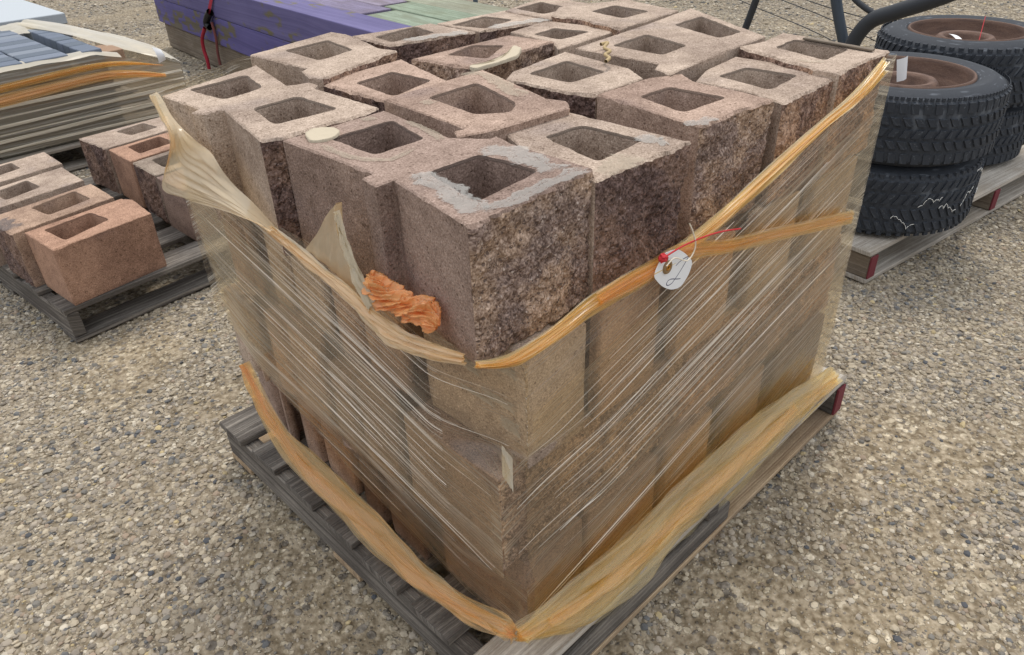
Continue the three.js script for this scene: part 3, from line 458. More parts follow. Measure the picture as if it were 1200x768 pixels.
part('gathered_edge', gathered([[-0.03, 0.791, -0.458], [-0.03, 0.781, -0.392], [-0.03, 0.766, -0.313], [-0.03, 0.757, -0.248], [-0.03, 0.742, -0.189], [-0.03, 0.734, -0.131], [-0.03, 0.743, -0.066], [-0.03, 0.756, 0.002]], [[-0.028, 0.772, -0.469], [-0.028, 0.754, -0.405], [-0.028, 0.738, -0.324], [-0.028, 0.72, -0.25], [-0.028, 0.699, -0.201], [-0.028, 0.689, -0.158], [-0.028, 0.708, -0.082], [-0.028, 0.735, 0]], 3, 0.006, 4, outL), F.flap, wrap, 'gathered upper edge of the film on the left');
part('gathered_edge', gathered([...[[-0.03, 0.4, -0.715], [-0.03, 0.336, -0.671], [-0.03, 0.293, -0.597], [-0.03, 0.28, -0.504], [-0.03, 0.277, -0.413], [-0.03, 0.27, -0.298], [-0.03, 0.253, -0.21], [-0.03, 0.243, -0.135], [-0.03, 0.248, -0.048]], ...[[-0.035, 0.285, 0.05], [-0.008, 0.236, 0.05]]], [...[[-0.036, 0.386, -0.732], [-0.036, 0.337, -0.71], [-0.036, 0.248, -0.682], [-0.036, 0.184, -0.596], [-0.036, 0.165, -0.454], [-0.036, 0.155, -0.33], [-0.036, 0.141, -0.235], [-0.036, 0.161, -0.142], [-0.036, 0.2, -0.036]], ...[[-0.03, 0.246, 0.054], [-0.012, 0.215, 0.054]]], 2, 0.012, 5, outL), F.orange, wrap, 'twisted band along the foot of the left side');
part('gathered_edge', gathered([[-0.017, 0.255, 0.06], [0.049, 0.255, 0.06], [0.155, 0.249, 0.06], [0.273, 0.243, 0.06], [0.401, 0.256, 0.06], [0.545, 0.263, 0.06], [0.674, 0.262, 0.06], [0.823, 0.241, 0.06], [0.972, 0.212, 0.06], [1.067, 0.192, 0.06]], [[-0.027, 0.237, 0.066], [0.052, 0.164, 0.066], [0.165, 0.094, 0.066], [0.293, 0.072, 0.066], [0.402, 0.089, 0.066], [0.545, 0.058, 0.066], [0.677, 0.073, 0.066], [0.803, 0.087, 0.066], [0.956, 0.112, 0.066], [1.114, 0.107, 0.066]], 4, 0.014, 6, outR, 90), F.gather, wrap, 'wide pleated band along the foot of the right side');
part('gathered_edge', gathered([[0.039, 0.24, 0.07], [0.145, 0.21, 0.07], [0.263, 0.201, 0.07], [0.394, 0.206, 0.07], [0.542, 0.2, 0.07], [0.709, 0.194, 0.07], [0.855, 0.203, 0.07]], [[0.044, 0.206, 0.072], [0.148, 0.172, 0.072], [0.27, 0.15, 0.072], [0.404, 0.152, 0.072], [0.554, 0.155, 0.072], [0.725, 0.151, 0.072], [0.87, 0.171, 0.072]], 2, 0.008, 7, outR), F.gather, wrap, 'fold in the pleated band');
part('film_scrap', gathered([[0.519, 0, 0.06], [0.55, 0.007, 0.06], [0.576, 0.045, 0.06]], [[0.545, -0.038, 0.06], [0.597, -0.058, 0.06], [0.604, 0.007, 0.06]], 2, 0.008, 8, outR, 16), F.knot, wrap, 'small orange scrap hanging from the band');
// the folded flap at the far left corner and the torn tongue at the middle
part('film_flap', sheet((s, t) => {
  const u = along([[-0.03, 0.941, -0.795], [-0.03, 0.912, -0.757], [-0.03, 0.891, -0.725], [-0.03, 0.876, -0.671], [-0.03, 0.858, -0.617], [-0.03, 0.821, -0.54], [-0.03, 0.792, -0.447]], s), l = along([[-0.06, 0.954, -0.721], [-0.06, 0.917, -0.705], [-0.06, 0.883, -0.693], [-0.06, 0.771, -0.818], [-0.06, 0.768, -0.727], [-0.06, 0.798, -0.54], [-0.06, 0.812, -0.386]], s);
  const p = V(lerp(u[0], l[0], t), lerp(u[1], l[1], t), lerp(u[2], l[2], t)); p.x -= 0.012 * Math.sin(Math.PI * t) + 0.004 * nz(t * 14 + s * 3, s * 5, 2) + 0.003 * nz(t * 40, s * 6, 4); return p;
}, 50, 40), F.flap, wrap, 'pale folded flap at the far left corner');
part('film_flap', sheet((s, t) => {
  const u = along([[-0.028, 0.776, -0.365], [-0.028, 0.82, -0.317], [-0.028, 0.865, -0.273], [-0.028, 0.884, -0.25]], s), l = along([[-0.03, 0.72, -0.194], [-0.03, 0.77, -0.213], [-0.03, 0.82, -0.244], [-0.03, 0.884, -0.245]], s);
  const p = V(lerp(u[0], l[0], t), lerp(u[1], l[1], t), lerp(u[2], l[2], t)); p.x += 0.008 * Math.sin(Math.PI * t) - 0.006 * smooth(0.7, 1, t) + 0.003 * nz(t * 16, s * 4, 6); return p;
}, 30, 26), F.flap, wrap, 'torn tongue of film standing up against the block');
part('film_flap', gathered([[-0.034, 0.881, -0.234], [-0.034, 0.841, -0.224], [-0.034, 0.796, -0.203], [-0.034, 0.762, -0.179]], [[-0.034, 0.871, -0.249], [-0.034, 0.828, -0.244], [-0.034, 0.78, -0.228], [-0.034, 0.735, -0.201]], 1, 0.004, 9, outL, 24), F.pale, wrap);
part('film_scrap', sheet((s, t) => V(0.012 + 0.02 * s - 0.012 * t, 0.527 + 0.034 * s + 0.004 * nz(s * 5, t * 5, 3), 0.012 + 0.035 * t - 0.02 * s), 14, 14), F.pale, wrap, 'white crumpled scrap caught at the corner');

{ // crumpled orange knot tucked behind the film
  const k = thing('film_knot', 'crumpled bright orange twist of film tucked behind the torn edge', 'plastic scrap', [[-0.022, 0.763, -0.137]][0]), o = k.position;
  const path = [[-0.022, 0.787, -0.206], [-0.022, 0.773, -0.193], [-0.022, 0.765, -0.171], [-0.022, 0.767, -0.143], [-0.022, 0.77, -0.124], [-0.022, 0.774, -0.101], [-0.022, 0.772, -0.08], [-0.022, 0.762, -0.061]].map((v) => [v[0] - o.x, v[1] - o.y, v[2] - o.z]), rad = [[0, 0.008], [0.12, 0.018], [0.28, 0.021], [0.45, 0.015], [0.55, 0.013], [0.75, 0.021], [0.9, 0.018], [1, 0.006]];
  const g = sheet((u, w) => {
    const c = along(path, u), a = w * Math.PI * 2, ca = Math.cos(a), sa = Math.sin(a), tw = a + u * 5, r = lookup(rad, u) * (1 + 0.75 * nz(Math.cos(tw) * 1.6, Math.sin(tw) * 1.6, u * 5) + 0.5 * nz(Math.cos(tw) * 5, Math.sin(tw) * 5, u * 7) - 0.45 * Math.abs(nz(Math.cos(tw) * 9, Math.sin(tw) * 9, u * 10 + 4)));
    return V(c[0] + r * ca * 0.9, c[1] + r * sa * 0.9 + r * ca * 0.25, c[2] + r * sa * 0.55 + 0.0035 * nz(u * 22, ca * 3, sa * 3));
  }, 110, 90);
  part('crumpled_film', g, F.knot, k);
}

// ------------------------------------------------------------------ lot tag
{
  const t = thing('lot_tag', 'white card lot tag with a grommet and a handwritten mark, tied to the film', 'tag', [[0.33, 0.753, 0.056]][0]), o = t.position;
  const cv = document.createElement('canvas'); cv.width = cv.height = 256; const c = cv.getContext('2d');
  c.fillStyle = '#eff1f4'; c.fillRect(0, 0, 256, 256); c.strokeStyle = '#2c3052'; c.lineWidth = 4; c.lineCap = c.lineJoin = 'round';
  c.beginPath(); c.moveTo(142, 108); c.quadraticCurveTo(176, 88, 222, 98); c.quadraticCurveTo(176, 160, 128, 196); c.bezierCurveTo(100, 206, 78, 186, 96, 170); c.bezierCurveTo(118, 160, 144, 190, 178, 200); c.stroke();
  const map = new THREE.CanvasTexture(cv); map.colorSpace = THREE.SRGBColorSpace;
  const edge = [[0.339, 0.78], [0.361, 0.765], [0.387, 0.74], [0.379, 0.72], [0.359, 0.706], [0.334, 0.712], [0.308, 0.729], [0.284, 0.756], [0.296, 0.773], [0.307, 0.784]].map(([x, y]) => [x - o.x, y - o.y]);
  const shape = new THREE.Shape(roundPoly(edge, 0.014).map(([x, y]) => new THREE.Vector2(x, y))), g = new THREE.ExtrudeGeometry(shape, { depth: 0.0006, bevelEnabled: false, curveSegments: 4 });
  const xs = edge.map((p) => p[0]), ys = edge.map((p) => p[1]), x0 = Math.min(...xs), x1 = Math.max(...xs), y0 = Math.min(...ys), y1 = Math.max(...ys), p = g.attributes.position, uv = g.attributes.uv;
  for (let i = 0; i < p.count; i++) uv.setXY(i, (p.getX(i) - x0) / (x1 - x0), (p.getY(i) - y0) / (y1 - y0));
  part('card', g, std({ map, roughness: 0.75 }), t);
  const [gx, gy] = [[0.317, 0.758]][0]; const ringG = new THREE.TorusGeometry(0.0075, 0.0032, 8, 24); ringG.translate(gx - o.x, gy - o.y, 0.0012);
  part('grommet', ringG, std({ color: 0x8d7350, roughness: 0.6 }), t);
  const eye = new THREE.TorusGeometry(0.0036, 0.0012, 8, 20); eye.translate(gx - o.x, gy - o.y, 0.003); part('brass_eyelet', eye, std({ color: 0xc98a2c, metalness: 0.7, roughness: 0.35 }), t);
  const local = (q) => q.map((v) => [v[0] - o.x, v[1] - o.y, v[2] - o.z]);
  const knot = new THREE.IcosahedronGeometry(0.007, 2); { const q = knot.attributes.position; for (let i = 0; i < q.count; i++) { const f = 1 + 0.5 * nz(q.getX(i) * 300, q.getY(i) * 300, q.getZ(i) * 300); q.setXYZ(i, q.getX(i) * f, q.getY(i) * f, q.getZ(i) * f); } knot.computeVertexNormals(); const w = local([[0.3, 0.78, 0.06]])[0]; knot.translate(...w); }
  const red = std({ color: 0xc2252e, roughness: 0.6 });
  part('string', mergeGeometries([tube(local([[0.294, 0.784, 0.064], [0.342, 0.785, 0.064], [0.41, 0.778, 0.064], [0.459, 0.768, 0.064], [0.507, 0.755, 0.064]]), 0.0013, 40, 6), mergeVertices(knot)].map((q) => { const r = q.index ? q.toNonIndexed() : q; r.deleteAttribute('uv'); return r; })), red, t, 'red string');
  part('string', tube(local([[0.304, 0.767, 0.064], [0.322, 0.773, 0.064], [0.36, 0.755, 0.064], [0.372, 0.761, 0.064], [0.377, 0.773, 0.064], [0.366, 0.799, 0.064], [0.354, 0.817, 0.064]]), 0.0011, 40, 6), std({ color: 0xe4dccb }), t, 'pale string');
}
{ // pale bloom on the left face of the second layer's corner block
  const b = scene.children.find((o) => o.userData.label === 'wrapped block at the front corner in the second layer from the top'), o = b.position;
  for (const [z0, z1, y0, y1] of [[-0.05, 0.018, 0.672, 0.69], [-0.15, -0.06, 0.64, 0.664], [-0.07, 0.01, 0.61, 0.63], [-0.12, -0.03, 0.6, 0.612], [-0.03, 0.018, 0.57, 0.6]]) part('dried_residue', sheet((s, t) => V(0.0485 - o.x, lerp(y0, y1, t) - o.y, lerp(z0, z1, s) - o.z), 4, 4), residueWhite, b);
}
// small scraps on the blocks
function flake(name, label, category, poly, y, h, mat) {
  const cx = poly.reduce((s, p) => s + p[0], 0) / poly.length, cz = poly.reduce((s, p) => s + p[1], 0) / poly.length, t = thing(name, label, category, [cx, y, cz]);
  const q = roundPoly(poly.map(([x, z]) => [x - cx, z - cz]), 0.02, 5), pos = [], uv = [], idx = [], K = 5, n = q.length;
  for (let k = 0; k <= K; k++) for (let i = 0; i < n; i++) { const f = 1 - k / K, x = q[i][0] * f, z = q[i][1] * f; pos.push(x, h * (0.35 + 0.65 * f * f) + 0.0015 * nz(x * 60, 2, z * 60), z); uv.push(x, z); }
  for (let k = 0; k < K; k++) for (let i = 0; i < n; i++) { const a = k * n + i, b = k * n + (i + 1) % n; idx.push(a, a + n, b, b, a + n, b + n); }
  const b0 = pos.length / 3; for (let i = 0; i < n; i++) { pos.push(q[i][0], -0.001, q[i][1]); uv.push(0, 0); }
  for (let i = 0; i < n; i++) { const j = (i + 1) % n; idx.push(b0 + i, i, b0 + j, b0 + j, i, j); }
  const m = part('flake', geoOf(pos, uv, idx), mat, t); m.material = mat; return t;
}
const creamFlake = std({ color: 0xc4b8a2, side: THREE.DoubleSide, bumpMap: concreteBump, bumpScale: 0.001 });
flake('cream_flake', 'flat oval cream flake of dried adhesive on the rim above the film tongue', 'flake', [[0.046, -0.44], [0.071, -0.45], [0.09, -0.433], [0.09, -0.406], [0.072, -0.39], [0.049, -0.387], [0.031, -0.402]], 0.9195, 0.0035, creamFlake);
flake('cream_flake', 'curled thin cream strip lying along the rough edge of a far block', 'flake', [[0.494, -0.563], [0.543, -0.556], [0.612, -0.577], [0.68, -0.621], [0.673, -0.588], [0.616, -0.546], [0.582, -0.542], [0.532, -0.537], [0.487, -0.538]], 0.914, 0.006, creamFlake);
{ const t = thing('film_scrap', 'knotted yellowish scrap on the rim of the double cell block', 'plastic scrap'); part('scrap', tube([[0.761, 0.93, -0.444], [0.782, 0.93, -0.443], [0.741, 0.93, -0.418], [0.724, 0.93, -0.389], [0.696, 0.93, -0.379], [0.679, 0.93, -0.354], [0.653, 0.93, -0.342]], 0.0035, 40, 7), std({ color: 0xb5a078 }), t); }
{ const t = thing('wood_sliver', 'thin grey wood sliver on the far right corner block', 'stick'), [a, b] = [[1.087, 0.924, -0.159], [1.066, 0.924, -0.003]], d = V(b[0] - a[0], 0, b[2] - a[2]), g = plank(d.length(), 0.004, 0.012, [0, 0, 0], 3, 0.001); t.position.set((a[0] + b[0]) / 2, 0.9225, (a[2] + b[2]) / 2); t.rotation.y = Math.atan2(-d.z, d.x); part('sliver', g, W.timber, t); }

// ------------------------------------------------------------------ left pallet with two rows of blocks
pallet('wooden_pallet', 'dark weathered pallet on the left carrying two short rows of blocks', [-0.135, 0, -1.81], 0.09, 1.18, 1.12, { seed: 9, mat: W.dark, boards: 6, width: 0.12 });
const leftBlock = (label, poly, hole, mat, seed, o = {}) => block('retaining_wall_block', label, { poly, holes: hole ? [hole] : [], mat, seed, y: 0.121, h: o.h ?? 0.195, step: 0.012, face: S.dark, ...o }, 'loose blocks on the left pallet');
leftBlock('smooth tan block nearest on the left pallet, crumbs on its right end', [[-0.12, -2.022], [-0.1, -1.815], [0.215, -1.865], [0.222, -2.03], [0.2, -2.07]], [[-0.068, -1.993], [0.08, -2.023], [0.1, -1.919], [-0.049, -1.865]], C.clay, 71, { rough: [3] });
leftBlock('block with a blue grey stained corner, second on the left pallet', [[-0.17, -2.24], [-0.15, -2.04], [0.185, -2.105], [0.178, -2.3]], [[-0.04, -2.225], [0.11, -2.27], [0.123, -2.15], [-0.02, -2.115]], C.warm, 72, { rough: [0], residue: [[[[-0.152, -2.2], [-0.135, -2.075]], 0.07, residueBlue, 33]] });
leftBlock('pale block third from the front on the left pallet', [[-0.21, -2.5], [-0.2, -2.3], [0.172, -2.36], [0.165, -2.57]], [[-0.09, -2.48], [0.027, -2.52], [0.04, -2.41], [-0.08, -2.37]], C.tan, 73);
leftBlock('pale block at the back of the left hand row on the left pallet', [[-0.22, -2.76], [-0.21, -2.56], [0.18, -2.615], [0.177, -2.82]], [[-0.08, -2.75], [0.044, -2.78], [0.049, -2.685], [-0.07, -2.65]], C.tan, 74);
leftBlock('rough ended block at the back of the right hand row on the left pallet', [[0.331, -2.885], [0.358, -2.66], [0.72, -2.71], [0.72, -2.92]], [[0.476, -2.855], [0.6, -2.885], [0.62, -2.775], [0.5, -2.753]], C.tan, 75, { rough: [0] });
leftBlock('orange tan smooth ended block, second from the back in the right hand row', [[0.362, -2.635], [0.366, -2.425], [0.72, -2.475], [0.72, -2.68]], [[0.43, -2.61], [0.57, -2.64], [0.58, -2.52], [0.43, -2.49]], C.clay, 76);
leftBlock('grey ended block, third from the back in the right hand row', [[0.368, -2.405], [0.366, -2.195], [0.72, -2.245], [0.72, -2.455]], [[0.43, -2.375], [0.57, -2.4], [0.57, -2.28], [0.43, -2.255]], C.grey, 77, { rough: [0] });
leftBlock('mauve block in front of the right hand row, half hidden by the film', [[0.364, -2.175], [0.37, -1.97], [0.72, -2.02], [0.72, -2.23]], [[0.45, -2.13], [0.58, -2.15], [0.58, -2.05], [0.45, -2.03]], C.mauve, 78);

// ------------------------------------------------------------------ wrapped pavers on their pallet
pallet('wooden_pallet', 'pallet under the film wrapped pile of blue grey pavers', [-0.05, 0, -3.5], 0, 1.15, 1.15, { seed: 31, mat: W.paleGrey, boards: 6 });
{
  const R = rngOf(44), paverMats = [0x707a8a, 0x7e8796, 0x68727f, 0x868e9a].map((c) => std({ color: c, bumpMap: concreteBump, bumpScale: 0.0015, roughness: 0.9 }));
  const low = []; // the courses under the top one, seen only through the film
  for (let l = 0; l < 5; l++) for (let i = 0; i < 5; i++) for (let j = 0; j < 5; j++) if (i === 4 || j === 0 || i === 0) { const g = new RoundedBoxGeometry(0.196, 0.064, 0.196, 1, 0.006); g.translate(-0.165 + i * 0.2 + (R() - 0.5) * 0.01, 0.153 + l * 0.067, -3.64 - j * 0.2 + (R() - 0.5) * 0.006); low.push(g); }
  const pile = thing('paver_pile', 'courses of pavers seen dimly through the banded film', 'paver pile'); stuff(part('pavers', mergeGeometries(low), std({ color: 0x6d6a60, bumpMap: concreteBump, bumpScale: 0.002 }), pile));
  const rows = ['nearest', 'second', 'third', 'fourth', 'fifth', 'sixth', 'seventh', 'eighth', 'ninth', 'farthest'];
  for (let j = 0; j < 10; j++) for (let i = 0; i < 5; i++) {
    const w = i === 4 ? 0.096 : 0.196, x = i === 4 ? 0.685 : -0.06 + i * 0.2 - 0.06, t = thing('paving_stone', 'blue grey paver, ' + (i === 4 ? 'half width at the right end' : ordinal[3 - i] + ' whole one from the right end') + ', ' + rows[j] + ' row of the wrapped pile', 'paver', [x, 0.458, -3.61 - j * 0.0985], 0, 'blue grey pavers on the wrapped pile');
    const g = new RoundedBoxGeometry(w - 0.004, 0.062, 0.094, 2, 0.006); g.translate(0, 0.03, 0); part('paver', g, paverMats[Math.floor(R() * 4)], t); t.rotation.y = (R() - 0.5) * 0.03; t.position.y += (R() - 0.5) * 0.004;
  }
  const b = thing('brown_brick', 'brown brick at the open end of the paver pile', 'brick', [0.8, 0.43, -3.72]); { const g = new RoundedBoxGeometry(0.1, 0.06, 0.2, 2, 0.006); g.translate(0, 0.03, 0); part('brick', g, std({ color: 0xa88a72, bumpMap: concreteBump, bumpScale: 0.002 }), b); }
  const f = thing('stretch_wrap', 'pale grubby stretch film with orange bands round the paver pile', 'plastic film');
  const topY = (x) => lookup([[-0.3, 0.5], [0.68, 0.5], [0.85, 0.455], [1.08, 0.385]], x);
  part('film_sheet', sheet((s, t) => { const x = lerp(-0.3, 1.08, s), y = lerp(topY(x), 0.135, t); return V(x, y, -3.53 + 0.006 * nz(y * 55, x * 2, 3) + 0.005 * nz(y * 140, x * 2.5, 5)); }, 50, 130), F.olive, f, 'grubby film on the near side');
  part('film_sheet', sheet((s, t) => { const z = lerp(-3.53, -4.66, s), y = lerp(0.385 + 0.06 * smooth(0.3, 0.9, s), 0.135, t); return V(1.08 - 0.05 * s + 0.005 * nz(y * 60, z * 2, 3), y, z); }, 24, 60), F.olive, f, 'grubby film on the right end');
  for (const [y0, y1, m, sd] of [[0.462, 0.43, F.amber, 11], [0.42, 0.37, F.orange, 12]]) part('gathered_edge', gathered([[-0.3, y0 - 0.02, -3.515], [0.2, y0 - 0.01, -3.515], [0.7, y0 + 0.005, -3.512], [0.98, y0 - 0.06, -3.505]], [[-0.3, y1 - 0.03, -3.513], [0.2, y1 - 0.015, -3.513], [0.7, y1 + 0.01, -3.512], [0.98, y1 - 0.03, -3.505]], 3, 0.006, sd, outR), m, f, 'orange band of film');
  for (let k = 0; k < 6; k++) { const y = 0.15 + k * 0.037 + (R() - 0.5) * 0.012, w = 0.006 + R() * 0.01, d = (R() - 0.5) * 0.04; part('film_band', gathered([[-0.3, y + w, -3.516], [0.4, y + w + 0.01, -3.516], [1.07, y + w + 0.015 + d, -3.516]], [[-0.3, y, -3.515], [0.4, y + 0.01, -3.515], [1.07, y + 0.012 + d, -3.515]], 1, 0.004, 20 + k, outR, 40), F.oldCrease, f); }
  // loose top rim and the wide flap across the right end
  part('film_rim', sheet((s, t) => { const x = lerp(-0.3, 0.8, s), y = topY(x) + 0.012 * (1 - t) + 0.006 * nz(s * 9, t * 3, 2), z = -3.525 - 0.11 * (1 - t) * (1 + 0.5 * nz(s * 5, 1, 1)); return V(x, y + 0.01 * Math.sin(t * 3), z); }, 40, 12), F.pale, f, 'whitish rim of film folded on the near edge');
  part('film_flap', sheet((s, t) => {
    const A = along([[0.63, 0.535, -4.55], [0.72, 0.52, -4.2], [0.78, 0.505, -3.95], [0.85, 0.48, -3.7], [1.0, 0.425, -3.56]], s), B = along([[0.72, 0.545, -4.58], [0.9, 0.5, -4.3], [1.0, 0.475, -4.05], [1.07, 0.44, -3.8], [1.085, 0.39, -3.53]], s);
    return V(lerp(A[0], B[0], t), lerp(A[1], B[1], t) + 0.012 * Math.sin(Math.PI * t) + 0.008 * nz(s * 5, t * 4, 3), lerp(A[2], B[2], t));
  }, 30, 16), F.pale, f, 'cream flap of film over the right end');
  part('film_flap', sheet((s, t) => V(lerp(0.5, 0.74, s), 0.512 + 0.03 * Math.sin(s * 3) * (1 - t) + 0.006 * nz(s * 6, t * 6, 2), lerp(-4.62, -4.4, t) + 0.05 * s), 20, 12), F.pale, f, 'film ruffled on the far edge');
  const k = thing('lot_tag', 'curved white paper tag on the corner of the paver pile', 'tag', [[0.978, 0.412, -3.5]][0]); const c = [[0.949, 0.496, -3.5], [0.988, 0.477, -3.5], [0.999, 0.425, -3.5], [0.961, 0.415, -3.5]], o = k.position; part('card', sheet((s, u) => { const q = (j) => lerp(lerp(c[0][j], c[1][j], s), lerp(c[3][j], c[2][j], s), u); return V(q(0) - o.x, q(1) - o.y, q(2) - o.z + 0.015 * Math.sin(u * 3)); }, 8, 8), paper, k);
}
// slabs behind the pavers
for (const [y, label, c, dx] of [[0.44, 'broad pale grey concrete slab behind the paver pile, the upper of two', 0xb9c0c6, 0], [0.36, 'darker concrete slab underneath the broad pale one', 0x77777a, 0.015]]) { const t = thing('concrete_slab', label, 'slab', [0.3, y, -5.55]), g = new RoundedBoxGeometry(1.4 + dx, 0.065, 1.2, 2, 0.008); g.translate(0, 0.032, 0); part('slab', g, std({ color: c, bumpMap: concreteBump, bumpScale: 0.002 }), t); }
{ const t = pallet('wooden_pallet', 'pallet under the two concrete slabs', [-0.35, 0.24, -4.98], 0, 1.32, 1.15, { seed: 55, mat: W.dark, boards: 6 }), t2 = pallet('wooden_pallet', 'lower pallet beneath the slab pallet', [-0.35, 0.12, -4.99], 0, 1.32, 1.15, { seed: 56, mat: W.dark, boards: 6 }), t3 = pallet('wooden_pallet', 'lowest pallet in the pile under the slabs', [-0.35, 0, -4.98], 0, 1.32, 1.15, { seed: 57, mat: W.dark, boards: 6 }); }

// ------------------------------------------------------------------ painted beams
{
  const dir = V(-0.315, 0, 3.48).normalize(), turn = Math.atan2(-dir.z, dir.x), o = V(1.962, 0, -6.02), at = (l, y, b) => [o.x + dir.x * l + dir.z * b, y, o.z + dir.z * l - dir.x * b];
  const paint = (c) => std({ color: c, map: purplePaint, bumpMap: woodBump, bumpScale: 0.001, roughness: 0.75 });
  const plainPaint = (c) => std({ color: c, map: paleWood, bumpMap: woodBump, bumpScale: 0.0015, roughness: 0.8 });
  const beam = (label, l0, l1, y, h, b0, b1, mat, group) => { const t = thing('painted_beam', label, 'beam', at((l0 + l1) / 2, y, (b0 + b1) / 2), turn, group); part('timber', plank(l1 - l0, h, b1 - b0, [0, h / 2, 0], l0 + y * 9 + b0 * 5, 0.006), mat, t); return t; };
  beam('purple painted beam, lower one facing the pavers', 0, 4.3, 0.192, 0.184, 0, 0.21, paint(0xe8e6ff));
  beam('purple painted beam with rusty stains, upper one facing the pavers', 0.05, 4.3, 0.378, 0.184, 0, 0.21, paint(0xffffff));
  beam('pale violet beam in the second row of the painted pile', 0.1, 2.95, 0.376, 0.18, 0.222, 0.42, plainPaint(0xb9b4ea));
  beam('mint green beam in the second row of the painted pile', 3.0, 4.6, 0.374, 0.18, 0.225, 0.42, plainPaint(0xc4dfd0));
  beam('pale violet plank in the third row of the painted pile', 0.1, 2.8, 0.374, 0.18, 0.43, 0.62, plainPaint(0xc3bde4));
  beam('mint green beam in the third row of the painted pile', 2.85, 4.7, 0.376, 0.18, 0.43, 0.62, plainPaint(0xbcd8c6));
  beam('faded mint beam at the back of the painted pile', 2.2, 4.8, 0.372, 0.18, 0.63, 0.86, plainPaint(0xcfdccc));
  for (const [b0, b1, n] of [[0.222, 0.42, 'second'], [0.43, 0.86, 'back']]) beam('beam hidden low in the ' + n + ' row of the painted pile', 0.1, 4.4, 0.19, 0.18, b0, b1, paint(0xffffff));
  const g = thing('timber_sleeper', 'weathered grey timber on the ground under the purple beams', 'timber', at(2.2, 0, 0.12), turn); part('timber', plank(4.3, 0.182, 0.2, [0, 0.093, 0], 4, 0.008), W.timber, g);
  const g2 = thing('timber_sleeper', 'grey timber at the back under the painted pile', 'timber', at(2.3, 0, 0.7), turn); part('timber', plank(4.3, 0.182, 0.2, [0, 0.093, 0], 8, 0.008), W.timber, g2);
  const s = thing('ratchet_strap', 'red ratchet strap hanging down the purple beams', 'strap'), redWeb = std({ color: 0xa8263a, roughness: 0.8 }), black = std({ color: 0x202024, roughness: 0.5, metalness: 0.4 });
  const face = [[1.84, 0.57, -4.59], [1.84, 0.455, -4.701], [1.84, 0.396, -4.758], [1.84, 0.297, -4.851], [1.84, 0.207, -4.941], [1.84, 0.135, -4.954], [1.84, 0.067, -4.938], [1.84, 0.006, -4.943]];
  const ribbon = (pts, w) => sheet((u, t) => { const p = along(pts, u); return V(p[0] - 0.012, p[1], p[2] + (t - 0.5) * w); }, 30, 2);
  part('strap', ribbon(face.slice(0, 3), 0.045), std({ color: 0xa8263a, roughness: 0.8, side: THREE.DoubleSide }), s); part('strap', tube(face.slice(3).map((p) => [p[0] - 0.02, p[1], p[2]]), 0.013, 30, 6), redWeb, s);
  part('buckle', tube([[1.82, 0.415, -4.707], [1.82, 0.376, -4.766], [1.82, 0.328, -4.805], [1.82, 0.31, -4.763]], 0.024, 16, 8), black, s); part('strap', tube([[1.83, 0.344, -4.74], [1.83, 0.24, -4.732], [1.83, 0.14, -4.759], [1.83, 0.058, -4.763]], 0.01, 20, 6), std({ color: 0x7c4a48 }), s, 'dull red tail of the strap');
}

// ------------------------------------------------------------------ wheels on the right pallet
pallet('wooden_pallet', 'pale pallet with red stringer ends under the wheels', [1.86, 0, -0.17], -0.13, 1.75, 1.05, { seed: 71, mat: W.pale, boards: 6, width: 0.14, red: [0, 1, 2], bottom: W.pale, stringer: W.timber });
const rubber = std({ color: 0xffffff, map: rubberMap, roughness: 0.78 }), rust = std({ map: rustMap, roughness: 0.7, metalness: 0.25, bumpMap: concreteBump, bumpScale: 0.0012 }), chalk = std({ color: 0xe6e6e2 });
const T = { R: 0.315, W: 0.24, rim: 0.205 };
const casingGeo = (() => {
  const { R, rim } = T, h = T.W / 2, prof = [[rim - 0.006, h - 0.035], [rim + 0.004, h - 0.012], [rim + 0.016, h - 0.004], [rim + 0.02, h - 0.006], [rim + 0.036, h], [rim + 0.05, h + 0.0015], [rim + 0.054, h - 0.001], [rim + 0.072, h - 0.006], [R - 0.022, h - 0.016], [R - 0.009, h - 0.026], [R - 0.0055, h - 0.036]];
  const pts = [...prof, ...prof.slice().reverse().map(([r, y]) => [r, -y])].map(([r, y]) => new THREE.Vector2(r, y)); const g = new THREE.LatheGeometry(pts.reverse(), 96); return g;
})();
